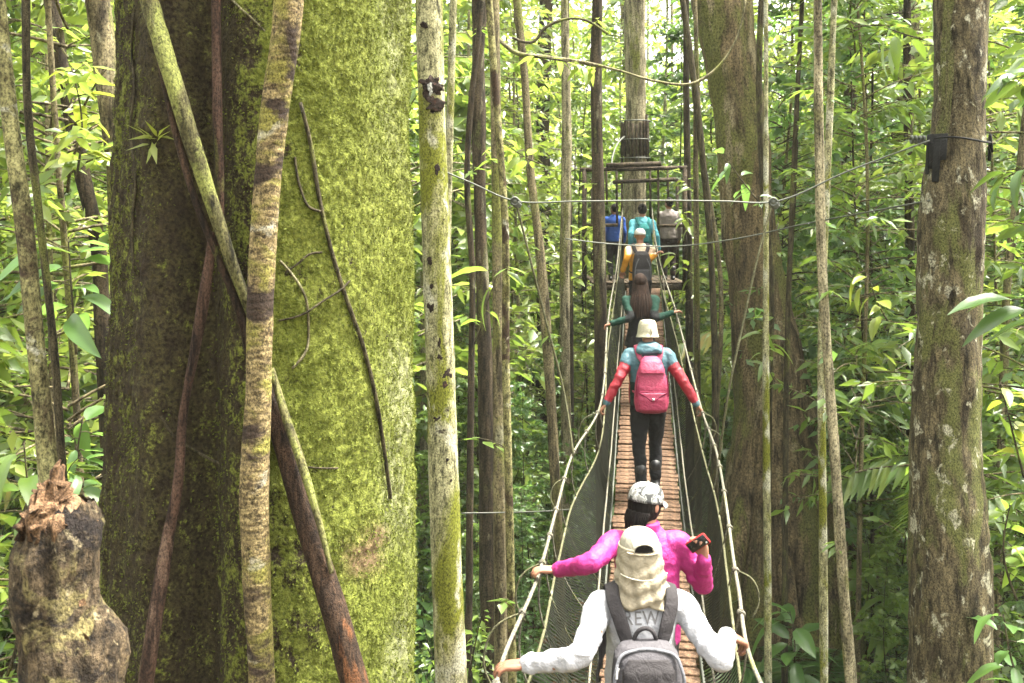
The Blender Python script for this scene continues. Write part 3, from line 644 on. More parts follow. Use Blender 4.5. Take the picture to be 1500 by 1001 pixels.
for sgn, pp in ((-1, LP), (1, RP)):
    c = catmull(pp, 420)
    top = lambda d, c=c: np.stack([np.interp(d, c[:, 1], c[:, 0]), np.asarray(d, float), np.interp(d, c[:, 1], c[:, 2])], -1)
    def low(d, top=top):
        p = top(d).copy(); f = np.clip((np.asarray(d, float) - 9) / 9, 0, 1); p[..., 2] -= 0.40 * (1 - .45 * f); return p
    def edge(d, sgn=sgn): return np.stack([xb(d) + sgn * (0.335), np.asarray(d, float), zdeck(d) + 0.0], -1)
    side[sgn] = (top, low, edge)
    D = np.linspace(0.8, 18.5, 360)
    sag = lambda p, a, s: p + np.c_[fbm(np.c_[D, D * 0, D * 0], .9, s) * a, 0 * D, fbm(np.c_[D, D * 0, D * 0], .8, s + 3) * a]
    hr = wl_("hand_rope", *tube(sag(top(D), .006, 3), 0.0098, 8, True, 1, .08, 60, 2), M['rope'], bridge)
    wl_("lower_rope", *tube(sag(low(D), .006, 9), 0.0085, 8, True, 1, .12, 40, 2), M['rope_moss'], bridge)
    e = edge(D); e[:, 2] += 0.20; e[:, 0] += sgn * .03
    wl_("side_rope", *tube(sag(e, .008, 14), 0.008, 6), M['rope'], bridge)
    e = edge(D); e[:, 2] -= 0.04; wl_("deck_cable", *tube(e, 0.011, 6), M['cable'], bridge)
    # coils on the hand rope, suspenders down to the lower rope and the deck
    dd = 1.3; kk = 0
    while dd < 18:
        p = top(dd); q = low(dd + .12); ed = edge(dd + .25); ed[2] += .02
        tt = np.linspace(0, 1, 26); ang = tt * 2 * math.pi * 3
        coil = p + np.c_[np.cos(ang) * .0155, (tt - .5) * .045, np.sin(ang) * .0155]
        wl_("rope_coil", *tube(coil, .0048, 5), M['rope'], hr)
        wl_("suspender", *tube(catmull([p, (p + q) / 2 + [sgn * .025, 0, -.03], q], 8), .0055, 5), M['rope'], bridge)
        wl_("suspender", *tube(catmull([q, (q + ed) / 2 + [sgn * .03, 0.02, 0], ed], 8), .0042, 5), M['rope_moss'] if kk % 2 else M['rope'], bridge)
        if R.random() < .32 and dd < 13:   # loose tails of cord
            L = R.uniform(.18, .42); tl = catmull([p, p + [sgn * L * .35, -.03, -L * .15], p + [sgn * L * .5, -.05, -L * .6], p + [sgn * L * .32, -.06, -L]], 14)
            wl_("loose_cord", *tube(tl, .0055, 5), M['rope_moss'], hr)
        dd += R.uniform(.55, .80) if dd < 11 else 1.1; kk += 1
    # netting: real diagonal cords between the lower rope and the deck edge
    gg = G()
    for d0, d1, cell, wd in ((2.2, 7.2, .042, .0082), (7.2, 10.5, .036, .0078), (10.5, 18.3, .05, .0115)):
        ni = int((d1 - d0) / cell); nj = 21 if cell < .045 else 17
        U = np.linspace(d0, d1, ni + 1); W = np.linspace(0, 1, nj + 1)
        A = low(U)[:, None, :]; B = edge(U)[:, None, :]
        S = A * (1 - W)[None, :, None] + B * W[None, :, None]
        S[..., 0] += sgn * .02 * np.sin(W * math.pi)[None, :] * (1 + .6 * np.sin(U * 2.1))[:, None]
        S = S + .008 * fbm(S.reshape(-1, 3), 9, 3).reshape(S.shape[:2])[..., None]
        for a_, b_ in ((S[:-1, :-1], S[1:, 1:]), (S[:-1, 1:], S[1:, :-1])):
            a_, b_ = a_.reshape(-1, 3), b_.reshape(-1, 3); dv = b_ - a_
            nn = np.cross(dv, [sgn * 1.0, 0.1, 0.2]); nn /= np.linalg.norm(nn, axis=1)[:, None]; nn *= wd / 2
            m = len(a_); o = np.arange(m)[:, None] * 4
            gg.add(np.stack([a_ - nn, a_ + nn, b_ + nn, b_ - nn], 1).reshape(-1, 3), o + [0, 1, 2, 3])
    tag(gg.obj("netting", M['net'], bridge, False), kind="stuff")

# --- cables and drop ropes
def cable(name, label, pts, rad_, mat, n=60, cat="cable", sag=0.0):
    w_ = np.array([P(*q) for q in pts]); c = catmull(w_, n)
    t = thing(name, c[np.argmin(c[:, 2])], label, cat); wl_("strand", *tube(c, rad_, 7, True, 1, .06, 50, 2), M[mat], t); return t, c
t, c = cable("guy_cable", "dark steel cable crossing level over the bridge and angling up to the lichen spotted trunk",
             [(640, 247, 7.45), (690, 268, 7.6), (752, 294, 7.8), (850, 295, 7.8), (950, 294, 7.8), (1060, 295, 7.8), (1132, 296, 7.8), (1240, 252, 7.65), (1362, 206, 7.35)], .0066, 'cable', 90)
for px, py in ((754, 295), (1132, 296)):
    q = P(px, py, 7.8); gg = G()
    for k in range(3):
        a = np.linspace(0, 2 * math.pi, 14); gg.add(*tube(q + np.c_[np.cos(a) * .03 + .01 * k, (k - 1) * .014 + 0 * a, np.sin(a) * .03 - .01 * k], .010, 6))
    gg.add(*ellipsoid(q, (.028, .022, .028))); gg.obj("cable_knot", M['cable'], t)
cable("drop_rope", "slack rope dropping from the left knot of the overhead cable to the hand rope", [(756, 297, 7.8), (778, 385, 7.85), (802, 480, 7.95), (826, 575, 8.0), (840, 668, 7.85)], .0095, 'rope_moss', cat="rope")
cable("drop_rope", "slack rope dropping from the right knot of the overhead cable to the hand rope", [(1131, 298, 7.8), (1108, 385, 7.7), (1088, 475, 7.65), (1068, 570, 7.6), (1053, 676, 7.75)], .0095, 'rope_moss', cat="rope")
cable("guy_cable", "thin lower cable stretched from the lichen spotted trunk across the far bridge", [(1362, 294, 7.4), (1270, 311, 8.5), (1180, 328, 9.6), (1060, 353, 10.6), (990, 361, 11), (900, 358, 11), (828, 350, 11)], .007, 'cable', 60)
cable("guy_cable", "thin low cable running level below the bridge left of the net", [(676, 752, 9), (740, 751, 9), (800, 749, 8.9), (850, 745, 8.8)], .006, 'cable', 30)
# black strap and rubber pads round the lichen tree, where the cable is tied
ti = np.argmin(np.abs(rc_[:, 2] - P(0, 210, 7.5)[2])); tc = rc_[ti]; tr = rr_[ti]
pad = thing("cable_strap", tc + [0, 0, -.2], "black strap with hanging rubber flaps tied round the lichen spotted trunk", "strap")
a = np.linspace(0, 2 * math.pi, 40); wl_("band", *tube(tc + np.c_[np.cos(a) * tr * 1.14, np.sin(a) * tr * 1.14, .02 * np.sin(a * 2) + 0 * a], .008, 8, False), M['strap_blk'], pad)
for k, (an, ln, wd) in enumerate(((196, .26, .05), (208, .36, .06), (222, .20, .05), (-8, .20, .05), (-22, .14, .05), (184, .3, .045))):
    an = rad(an); q = tc + np.array([math.cos(an), math.sin(an), 0]) * tr * 1.17
    rot = Matrix.Rotation(an, 3, 'Z') @ Matrix.Rotation(R.normal(0, .08), 3, 'Y')
    wl_("flap", *box(q + [0, 0, -ln / 2 + .05], (.014, wd, ln), rot, .004), M['strap_blk'], pad, False)
q = tc + np.array([-tr * 1.35, -.03, .01]); gg = G()
for k in range(4):
    a = np.linspace(0, 6.283, 12); gg.add(*tube(q + np.c_[-.03 * k + 0 * a, np.cos(a) * .024, np.sin(a) * .024], .011, 6))
gg.obj("cable_wrap", M['cable'], pad)

# ================================================================== FAR PLATFORM
PD = 19.7; pt = thing("tree_platform", P(930, 412, PD), "weathered wooden platform with railed frame built round the far pale trunk", "platform")
M['timber'] = m_bark("timber_grey", (0.15, 0.11, 0.07), (0.06, 0.045, 0.03), [((0.15, 0.16, 0.06), 0.6, 3, 0.3)], 10, 1, 0.5)
M['timber_dark'] = m_bark("timber_dark", (0.14, 0.105, 0.07), (0.06, 0.045, 0.03), [], 10, 1, 0.5)
zf = ZE - 1.5; cx = P(930, 0, PD)[0]
for k in range(13):
    wl_("floor_plank", *box((cx - .84 + k * .14, PD + .35, zf), (.125, 2.0, .03), None, .005), M['timber'], pt, False)
for yy in (PD - .6, PD + .2, PD + 1.3):
    wl_("floor_beam", *box((cx, yy, zf - .085), (2.05, .10, .11), None, .01), M['timber_dark'], pt, False)
def bar(name, p0, p1, d0, d1, wdt, mat):
    a, b = P(*p0, d0), P(*p1, d1); wl_(name, *tube([a, (a + b) / 2, b], wdt / 2, 8, True, 1, .08, 6, 3), M[mat], pt)
for px, d, pt_ in ((856, 18.5, 246), (1003, 18.5, 246),  (868, 20.9, 262), (992, 20.9, 262)):
    a = P(px, pt_, d); a[2] = P(0, pt_, d)[2]; b = a.copy(); b[2] = zf - .1
    wl_("post", *tube([a, (a + b) / 2, b], .045 if d < 19 else .035, 8, True, 1, .1, 5, 2), M['timber_dark'], pt)
bar("top_beam", (850, 249, ), (1006, 246), 18.5, 18.5, .08, 'timber_dark')
bar("top_beam", (888, 243), (968, 240), 18.4, 18.4, .095, 'timber_dark')
bar("rail", (898, 267), (990, 263), 18.6, 18.6, .075, 'timber_dark')
bar("rail", (858, 330), (905, 330), 18.5, 18.5, .06, 'timber'); bar("rail", (962, 331), (1003, 331), 18.5, 18.5, .06, 'timber')
for px, y0, y1, d in ((888, 245, 300, 18.6), (903, 245, 330, 18.6), (911, 267, 392, 18.5), (952, 245, 330, 18.6), (964, 245, 392, 18.5), (978, 248, 300, 20.5)):
    bar("upright", (px, y0), (px + 1, y1), d, d, .045, 'timber_dark' if px != 964 else 'timber')
for k in range(20):   # sleepers lashed round the trunk to guard the bark
    an = k / 20 * 6.283; q = P(930, 205, 20.2) + np.array([math.cos(an) * .265, math.sin(an) * .265, 0])
    wl_("bark_guard", *box(q + [0, 0, R.normal(0, .05)], (.05, .045, .72 + R.normal(0, .10)), Matrix.Rotation(an, 3, 'Z'), .012), M['timber_dark'], pt, False)
for k, y in enumerate((178, 205, 232)):
    a = np.linspace(0, 6.283, 28); q = P(930, y, 20.2); wl_("lashing", *tube(q + np.c_[np.cos(a) * .315, np.sin(a) * .315, 0 * a], .012, 6, False), M['cable'], pt)
for s in (-1,):
    bar_c = catmull([P(930 + s * 15, 200, 19.9), P(930 + s * 26, 212, 19.4), P(930 + s * 33, 232, 18.9), P(930 + s * 34, 244, 18.6)], 12)
    wl_("stay_rope", *tube(bar_c, .017, 6), M['cable'], pt)
# ================================================================== PEOPLE
M['skin'] = m_plain("skin", (0.25, 0.12, 0.075), 0.5, 0.35, 0, 60, .12)
M['skin2'] = m_plain("skin_tanned", (0.19, 0.085, 0.05), 0.5, 0.35, 0, 60, .12)
M['hair_dark'] = m_bark("hair_dark", (0.016, 0.011, 0.009), (0.008, 0.006, 0.005), [], 40, .12, .9, .01)
M['hair_brown'] = m_bark("hair_brown", (0.060, 0.032, 0.020), (0.018, 0.010, 0.008), [], 40, .12, .9, .01)
def fab(n, c, c2=None, **k):
    f = .62; M[n] = m_fabric(n, tuple(x * f for x in c), tuple(x * f for x in c2) if c2 else None, **k)
fab('white_shirt', (0.50, 0.50, 0.52), c2=(0.42, 0.42, 0.45)); fab('khaki', (0.36, 0.31, 0.22)); fab('khaki_pale', (0.46, 0.43, 0.34))
fab('pink', (0.47, 0.018, 0.20), c2=(0.37, 0.012, 0.15), rough=.65, spec=.4); fab('charcoal', (0.040, 0.036, 0.038)); fab('grey_bag', (0.085, 0.08, 0.088))
fab('grey_light', (0.17, 0.172, 0.19)); fab('dark_strap', (0.034, 0.030, 0.032)); fab('teal', (0.055, 0.145, 0.18), rough=.6, spec=.4); fab('red', (0.34, 0.008, 0.024), rough=.6, spec=.4)
fab('black', (0.012, 0.012, 0.013)); fab('dark_green', (0.010, 0.052, 0.034)); fab('raspberry', (0.40, 0.032, 0.095), rough=.6, spec=.4); fab('raspberry_dk', (0.22, 0.018, 0.055))
fab('hat_cream', (0.52, 0.49, 0.36)); fab('orange', (0.85, 0.38, 0.04)); fab('cream', (0.66, 0.50, 0.36)); fab('cyan', (0.10, 0.40, 0.48), rough=.6); fab('teal_bag', (0.03, 0.22, 0.22))
fab('blue', (0.03, 0.10, 0.42)); fab('grey_shirt', (0.34, 0.29, 0.27)); fab('cap_white', (0.66, 0.64, 0.60)); fab('rubber', (0.018, 0.018, 0.02), rough=.5, spec=.5); fab('print_grey', (0.20, 0.19, 0.19)); fab('deep_green', (0.012, 0.04, 0.035)); fab('emblem_red', (0.5, 0.03, 0.03)); fab('brown_trousers', (0.05, 0.03, 0.025))
t = NT("camo_cap"); v = t.mapped()
n1 = t.noise(v, 34, 3, .5, .8); t.col(t.ramp(n1, [(0, (0.035, 0.036, 0.036)), (.43, (0.085, 0.088, 0.085)), (.5, (0.26, 0.26, 0.25)), (.57, (0.12, 0.118, 0.11))], True)); t.bump(t.noise(v, 120, 3), .2, .01); M['camo'] = t.set(.8, .2)
t = NT("zip_metal"); t.col((.5, .5, .5)); M['zip'] = t.set(.35, .5, Metallic=.7)
t = NT("phone_glass"); t.col((.012, .012, .014)); M['glass_blk'] = t.set(.15, .5)

def unit(v): v = np.asarray(v, float); return v / (np.linalg.norm(v) + 1e-9)
def superloft(rings, n=36, ex=2.3, rot=None):
    """rings (x, y, z, rx, ry) bottom to top, superellipse sections, closed ends"""
    rings = np.asarray(rings, float); a = np.linspace(0, 2 * math.pi, n, endpoint=False)
    ux = np.sign(np.cos(a)) * np.abs(np.cos(a)) ** (2 / ex); uy = np.sign(np.sin(a)) * np.abs(np.sin(a)) ** (2 / ex)
    V = np.stack([rings[:, 0:1] + rings[:, 3:4] * ux, rings[:, 1:2] + rings[:, 4:5] * uy, np.repeat(rings[:, 2:3], n, 1)], -1).reshape(-1, 3)
    m = len(rings); i = np.arange(m - 1)[:, None] * n; j = np.arange(n)[None, :]; k = (j + 1) % n
    Q = np.stack([i + j, i + k, i + n + k, i + n + j], -1).reshape(-1, 4)
    V = np.vstack([V, rings[0, :3], rings[-1, :3]]); jj = np.arange(n); kk = (jj + 1) % n
    T = np.vstack([np.stack([kk, jj, np.full(n, m * n)], -1), np.stack([(m - 1) * n + jj, (m - 1) * n + kk, np.full(n, m * n + 1)], -1)])
    return V, [Q, T]
def smooth_rings(rings, n): 
    rings = np.asarray(rings, float); q = catmull(np.c_[rings[:, 2], rings[:, [0, 1, 3, 4]]], n)
    t = np.linspace(0, len(rings) - 1, n); o = np.stack([np.interp(t, np.arange(len(rings)), rings[:, k]) for k in range(5)], -1); return o
def fused(gg, voxel, it=3, fold=0.0, fs=7.0, seed=1, aniso=(1, 1, 1)):
    """one continuous surface from overlapping closed shapes"""
    V, Fs = gg.data(); o = bpy.data.objects.new("tmp", mesh("tmp", V, Fs)); COL.objects.link(o)
    m = o.modifiers.new("r", 'REMESH'); m.mode = 'VOXEL'; m.voxel_size = voxel; m.use_smooth_shade = True
    if it: s = o.modifiers.new("s", 'SMOOTH'); s.factor = .5; s.iterations = it
    me = bpy.data.meshes.new_from_object(o.evaluated_get(bpy.context.evaluated_depsgraph_get()))
    old = o.data; bpy.data.objects.remove(o); bpy.data.meshes.remove(old); me.materials.clear()
    if fold:
        n = len(me.vertices); co = np.empty(n * 3, np.float32); me.vertices.foreach_get("co", co); co = co.reshape(-1, 3).astype(float)
        nr = np.empty(n * 3, np.float32); me.vertices.foreach_get("normal", nr); nr = nr.reshape(-1, 3)
        q = co * np.array(aniso); wv = q + .10 * np.stack([fbm(q, 5, seed + k) for k in range(3)], -1)
        rd = 1 - 2 * np.abs(fbm(wv, fs, seed, 2))
        co += nr * (fold * (rd - .45) + fold * .35 * fbm(wv, fs * 2.6, seed + 7, 2))[:, None]
        me.vertices.foreach_set("co", co.astype(np.float32).ravel()); me.update()
    me.polygons.foreach_set("use_smooth", np.ones(len(me.polygons), bool))
    return me
def limb(pts, r, n=14, seg=22, wr=0.0, seed=0):
    """tapered limb with rounded ends; wr gathers cloth wrinkles along it"""
    w_ = catmull(np.c_[np.asarray(pts, float), np.asarray(r, float)], seg); p, rr = w_[:, :3], w_[:, 3].copy()
    if wr: 
        s = np.linspace(0, 1, seg); rr *= 1 + wr * (np.sin(s * 46 + seed) * .6 + np.sin(s * 77 + seed * 2) * .4) * (.25 + .75 * np.exp(-((s - .5) / .16) ** 2) + .6 * np.exp(-((s - .95) / .14) ** 2))
    a, b = unit(p[0] - p[1]), unit(p[-1] - p[-2]); 
    pre = [p[0] + a * rr[0] * x for x in (.95, .7, .35)]; post = [p[-1] + b * rr[-1] * x for x in (.35, .7, .95)]
    pp = np.vstack([pre, p, post]); r2 = np.concatenate([rr[0] * np.array([.3, .71, .93]), rr, rr[-1] * np.array([.93, .71, .3])])
    return tube(pp, r2, n)
def elbow(sh, wr, l1, l2, pole):
    d = wr - sh; L = min(np.linalg.norm(d), (l1 + l2) * .995); u = unit(d); a = (l1 * l1 - l2 * l2 + L * L) / (2 * L); hgt = math.sqrt(max(l1 * l1 - a * a, 0))
    pl = np.asarray(pole, float); pl = unit(pl - u * np.dot(pl, u)); return sh + u * a + pl * hgt
def hand(gg, wr, fwd, up, thumb, curl=(35, 40, 30), k=1.0, spread=6):
    fwd = unit(fwd); up = unit(np.asarray(up, float) - fwd * np.dot(up, fwd)); sd = unit(np.cross(fwd, up)); 
    if np.dot(sd, thumb) < 0: sd = -sd
    for q in (-.026, -.009, .009, .026):   # palm
        gg.add(*limb([wr + sd * q * .6 * k, wr + fwd * .05 * k + sd * q * k, wr + fwd * .088 * k + sd * q * 1.05 * k], [.015 * k, .0155 * k, .0125 * k], 8, 6))
    for f, (off, L) in enumerate(((.031, .070), (.0105, .079), (-.0105, .073), (-.030, .057))):
        p = wr + fwd * (.086 - .004 * (f == 3)) * k + sd * off * k; d = unit(fwd + sd * (off * spread * .9)); pts = [p]; rr = [.0098 * k]; u = up
        for s, fr in enumerate((.46, .30, .24)):
            a = rad(curl[s] + f * 3); d, u = d * math.cos(a) - u * math.sin(a), u * math.cos(a) + d * math.sin(a)
            p = p + d * L * fr * k; pts.append(p); rr.append((.0090 - .0009 * s) * k)
        gg.add(*limb(pts, rr, 8, 10))
    p0 = wr + fwd * .022 * k + sd * .026 * k; p1 = p0 + unit(fwd * .75 + sd * .75 - up * .25) * .042 * k; p2 = p1 + unit(fwd * .8 + sd * .3 - up * .55) * .032 * k; p3 = p2 + unit(fwd * .75 - up * .65 - sd * .1) * .026 * k
    gg.add(*limb([p0, p1, p2, p3], [.0145 * k, .0118 * k, .0105 * k, .0088 * k], 8, 10))

def make_person(label, d, dx, H, wl3, wr3, skin, top, legs, fine=.009, yaw_head=0.0, pitch_head=0.0, poleL=(-.3, -.5, -1), poleR=(.3, -.5, -1), curl=((30, 40, 30), (35, 45, 35)), lean=0.03,
                hem=.86, fat=1.0, fold=.008, stride=.10, boots='rubber', fwdL=None, fwdR=None, upL=(0, 0, 1), upR=(0, 0, 1), thumbL=(0, 1, 0), thumbR=(0, 1, 0), platform=False, sleeve2=None, sw=1.0, skirt=False):
    """wl3 / wr3: wrists in world coordinates"""
    X = float(xb(d)) + dx; z0 = zf + .015 if platform else float(zdeck(d)) + 0.004
    t = thing("person", (X, d, z0), label, "person"); k = H / 1.70; o = np.array([X, d, z0])
    ly = lambda z: lean * max(z - .9, 0) / .5
    J = lambda x, y, z: np.array([x * k, (y + ly(z)) * k, z * k])
    wL = np.asarray(wl3, float) - o; wR = np.asarray(wr3, float) - o
    sL, sR = J(-.165 * sw, 0, 1.385), J(.165 * sw, 0, 1.385)
    for s, wv in ((sL, wL), (sR, wR)): s += .03 * unit(wv - s) * k
    l1, l2 = .285 * k, .255 * k
    def fit(s, wv): 
        L = np.linalg.norm(wv - s); return wv
    eL, eR = elbow(sL, wL, max(l1, np.linalg.norm(wL - sL) * .53), max(l2, np.linalg.norm(wL - sL) * .48), poleL), elbow(sR, wR, max(l1, np.linalg.norm(wR - sR) * .53), max(l2, np.linalg.norm(wR - sR) * .48), poleR)
    # ---- body, one skin
    g = G()
    tor = [(0, 0, .84, .125, .10), (0, .0, .92, .15, .105), (0, 0, 1.02, .135, .095), (0, .0, 1.10, .13, .09), (0, 0, 1.24, .15, .10), (0, -.005, 1.33, .16, .095), (0, -.005, 1.40, .12, .075), (0, 0, 1.45, .06, .058)]
    g.add(*superloft([(x * k, (y + ly(z)) * k, z * k, a * k, b * k) for x, y, z, a, b in tor]))
    g.add(*limb([J(0, 0, 1.40), J(0, .01, 1.47), J(0, .02, 1.54)], [.062 * k, .056 * k, .055 * k]))
    hc = J(0, .025, 1.585); Rh = np.array(Matrix.Rotation(rad(yaw_head), 3, 'Z') @ Matrix.Rotation(rad(pitch_head), 3, 'X'))
    h_ = lambda x, y, z: hc + Rh @ (np.array([x, y, z]) * k)
    g.add(*ellipsoid(h_(0, -.008, .018), np.array([.076, .097, .100]) * k, Rh, 3)); g.add(*ellipsoid(h_(0, .022, -.045), np.array([.058, .070, .072]) * k, Rh, 3))
    g.add(*ellipsoid(h_(0, .093, -.022), np.array([.014, .020, .024]) * k, Rh)); g.add(*ellipsoid(h_(0, .083, -.066), np.array([.026, .012, .010]) * k, Rh))
    for s in (-1, 1): g.add(*ellipsoid(h_(s * .080, -.004, -.012), np.array([.011, .022, .034]) * k, Rh))
    footL, footR = J(-.085, -stride / 2, .085), J(.085, stride / 2, .085); kL, kR = J(-.092, -stride / 2 + .05, .49), J(.092, stride / 2 + .05, .49)
    for s, f, kn in ((-1, footL, kL), (1, footR, kR)):
        g.add(*limb([J(s * .085, 0, .88), kn, f], [.082 * k, .055 * k, .040 * k])); g.add(*limb([f + [0, -.04 * k, -.04 * k], f + [0, .05 * k, -.045 * k], f + [0, .15 * k, -.058 * k]], [.036 * k, .038 * k, .024 * k]))
    for s, e, w_ in ((sL, eL, wL), (sR, eR, wR)): g.add(*limb([s, e, w_], [.034 * k, .025 * k, .022 * k]))
    hand(g, wL, fwdL if fwdL is not None else unit(wL - eL), upL, thumbL, curl[0], k); hand(g, wR, fwdR if fwdR is not None else unit(wR - eR), upR, thumbR, curl[1], k)
    link("body", fused(g, min(fine, .0075) if fine < .01 else fine, 2), M[skin], t)
    for s in (-1, 1):
        link("eye", mesh("eye", *ellipsoid(h_(s * .032, .077, .006), np.array([.013, .010, .009]) * k, Rh)), M['black'], t)
    # ---- top with sleeves
    g = G(); q = fat
    tor = [(0, 0, hem, .185, .135), (0, 0, 1.0, .168 * q, .128), (0, 0, 1.10, .160 * q, .122), (0, 0, 1.22, .176 * q * sw, .128), (0, -.005, 1.32, .190 * q * sw, .122), (0, -.005, 1.385, .165 * q * sw, .10), (0, 0, 1.43, .105, .082), (0, .005, 1.465, .070, .066)]
    if skirt: tor = [(0, 0, hem, .215, .175), (0, 0, .86, .19, .15)] + tor[1:]
    g.add(*superloft(smooth_rings([(x * k, (y + ly(z)) * k, z * k, a * k, b * k) for x, y, z, a, b in tor], 30)))
    for s, e, w_, sd in ((sL, eL, wL, 1), (sR, eR, wR, 5)):
        cuff = w_ - unit(w_ - e) * .012 * k
        inn = s * np.array([.55, 1, 1]) + np.array([0, 0, -.02 * k])
        g.add(*limb([inn, s, s + (e - s) * .5, e, e + (cuff - e) * .5, cuff], np.array([.070, .068, .056 * q ** .3, .052 * q ** .3, .046 * q ** .3, .0405]) * k, 18, 60, .13 if fine < .01 else .08, sd))
    link("jacket" if sleeve2 else "shirt", fused(g, fine, 2, fold * .62, 11, int(d * 7)), M[top], t)
    # ---- trousers and boots
    g = G()
    g.add(*superloft([(0, 0, .78 * k, .155 * k, .115 * k), (0, 0, .88 * k, .165 * k, .12 * k), (0, 0, 1.0 * k, .152 * k, .112 * k)]))
    for s, f, kn in ((-1, footL, kL), (1, footR, kR)):
        g.add(*limb([J(s * .085, 0, .86), kn + (J(s * .085, 0, .86) - kn) * .45, kn, f + [0, 0, .05 * k]], np.array([.097, .088, .072, .060]) * k, 16, 40, .05, s))
    link("trousers", fused(g, max(fine, .010), 2, fold * .9, 8, 3), M[legs], t)
    for f in (footL, footR):
        g = G(); g.add(*limb([f + [0, -.005, .16 * k], f, f + [0, -.012 * k, -.03 * k]], np.array([.056, .051, .047]) * k)); g.add(*limb([f + [0, -.045 * k, -.046 * k], f + [0, .07 * k, -.046 * k], f + [0, .175 * k, -.056 * k]], np.array([.038, .044, .030]) * k))
        V, Fs = g.data(); me = fused(g, .010, 2); link("boot", me, M[boots], t)
    return dict(t=t, k=k, o=o, h=h_, Rh=Rh, hc=hc, J=J, ly=ly, sL=sL, sR=sR, eL=eL, eR=eR, wL=wL, wR=wR)

def cap(p, crown, brim, h0=.035, visor=True, size=1.0, brim_rot=0.0, button=True):
    """baseball cap on the head, visor towards the face"""
    k = p['k'] * size; hh = p['h']; g = G(); rings = []
    for f in np.linspace(0, 1, 12):
        a = f * math.pi / 2; rings.append((0, -.008, h0 - .02 + .105 * math.sin(a), .089 * math.cos(a) ** .62 + .003, .112 * math.cos(a) ** .62 + .003))
    V, Fs = superloft(rings, 40, 2.05); V = np.array([hh(*v) for v in V]); link("cap", mesh("cap", V, Fs), M[crown], p['t'])
    if visor:
        A = np.linspace(-1.1, 1.1, 17); g = G(); U = []
        for rr_, dz in ((0, 0), (.35, .004), (.7, -.002), (1, -.016)):
            U.append([(math.sin(a) * (.086 + .012 * rr_), -.008 + math.cos(a) * (.100 + .075 * rr_ * math.cos(a) ** .5 if math.cos(a) > 0 else .1), h0 - .012 + dz - .018 * abs(math.sin(a)) ** 2 * rr_) for a in A])
        U = np.array(U).reshape(-1, 3); n = 17; i = (np.arange(3)[:, None] * n + np.arange(16)[None, :]).ravel(); Q = np.stack([i, i + 1, i + n + 1, i + n], -1)
        W = np.vstack([U, U - [0, 0, .005]]); W = np.array([hh(*v) for v in W]); m = len(U)
        rim = np.concatenate([np.arange(n) + 3 * n]); rs = np.stack([rim[:-1], rim[1:], rim[1:] + m, rim[:-1] + m], -1)
        link("cap_visor", mesh("cap_visor", W, [np.vstack([Q, Q[:, ::-1] + m, rs])]), M[brim], p['t'])
    if button: link("cap_button", mesh("cap_button", *ellipsoid(hh(0, -.008, h0 + .088), (.008, .008, .005))), M[crown], p['t'])

def local(p, name, V, Fs, mat, parent=None): return link(name, mesh(name, V, Fs), M[mat], parent or p['t'])
def lthing(p, name, label, cat, off=(0, 0, 0)):
    t = thing(name, p['o'] + np.array(off), label, cat); return t
def lobj(p, th, name, V, Fs, mat):   # person-local coordinates under another thing
    return wl_(name, np.asarray(V) + p['o'], Fs, M[mat], th)

def straps(p, th, mat, x0, x1, ztop, zback, yb, w_=.03, mini=False):
    k = p['k']; J = p['J']; ly = p['ly']
    for s in (-1, 1):
        pts = [(s * x1, yb, zback), (s * (x1 * .4 + x0 * .6), -.125, ztop - .075), (s * x0, -.085, ztop - .01), (s * x0 * 1.02, -.03, ztop + .028), (s * x0 * 1.02, .05, ztop + .01), (s * x0 * 1.0, .118, ztop - .08), (s * x0 * 1.05, .14, ztop - .2), (s * x0 * 1.3, .10, ztop - .34), (s * x0 * 1.5, .0, ztop - .40), (s * x0 * 1.25, -.13, ztop - .42)]
        c = catmull([J(*q) for q in pts], 48); t_, u_, v_ = frames(c)
        # flat webbing facing outwards from the body
        out = c - np.array([0, 0, 0]); ctr = np.c_[0 * c[:, 0] + s * x0 * k * .6, 0 * c[:, 1], np.minimum(c[:, 2], (ztop - .12) * k)]
        nrm = c - ctr; nrm -= t_ * (nrm * t_).sum(1)[:, None]; nrm /= np.linalg.norm(nrm, axis=1)[:, None]; sd = np.cross(t_, nrm)
        th2 = .007 * k; W = w_ * k * np.interp(np.linspace(0, 1, 48), [0, .08, .5, .7, .75, 1], [.8, 1, 1, .9, .4, .4])[:, None]
        ring = np.stack([c + sd * W + nrm * th2 * .2, c + sd * W * .8 + nrm * th2, c - sd * W * .8 + nrm * th2, c - sd * W + nrm * th2 * .2, c - sd * W * .8 - nrm * th2 * .5, c + sd * W * .8 - nrm * th2 * .5], 1)
        V = ring.reshape(-1, 3); n = 6; i = np.arange(47)[:, None] * n; j = np.arange(n)[None, :]; kk = (j + 1) % n
        lobj(p, th, "strap", V, [np.stack([i + j, i + kk, i + n + kk, i + n + j], -1).reshape(-1, 4)], mat)

ropeL, ropeR = side[-1][0], side[1][0]
def grip(fn, d, off): return np.asarray(fn(d)) + np.array(off)

# ---- 1: the nearest walker, white shirt, khaki cap with neck flap
p = make_person("nearest person in white long sleeved shirt and khaki cap with neck flap, arms spread", 4.22, -.062, 1.62,
    grip(ropeL, 4.12, (.115, 0, .050)), grip(ropeR, 4.30, (-.085, 0, .062)), 'skin2', 'white_shirt', 'charcoal', .006, 3, -4, (.1, -1, -.25), (.8, -.7, -.75),
    ((12, 22, 18), (42, 45, 30)), .02, .84, .97, .009, fwdL=(-1, .12, -.12), fwdR=(.9, .25, -.45), sw=.86)
k = p['k']; hh = p['h']; W1 = p
cap(p, 'khaki_pale', 'khaki', .035, True, 1.02)
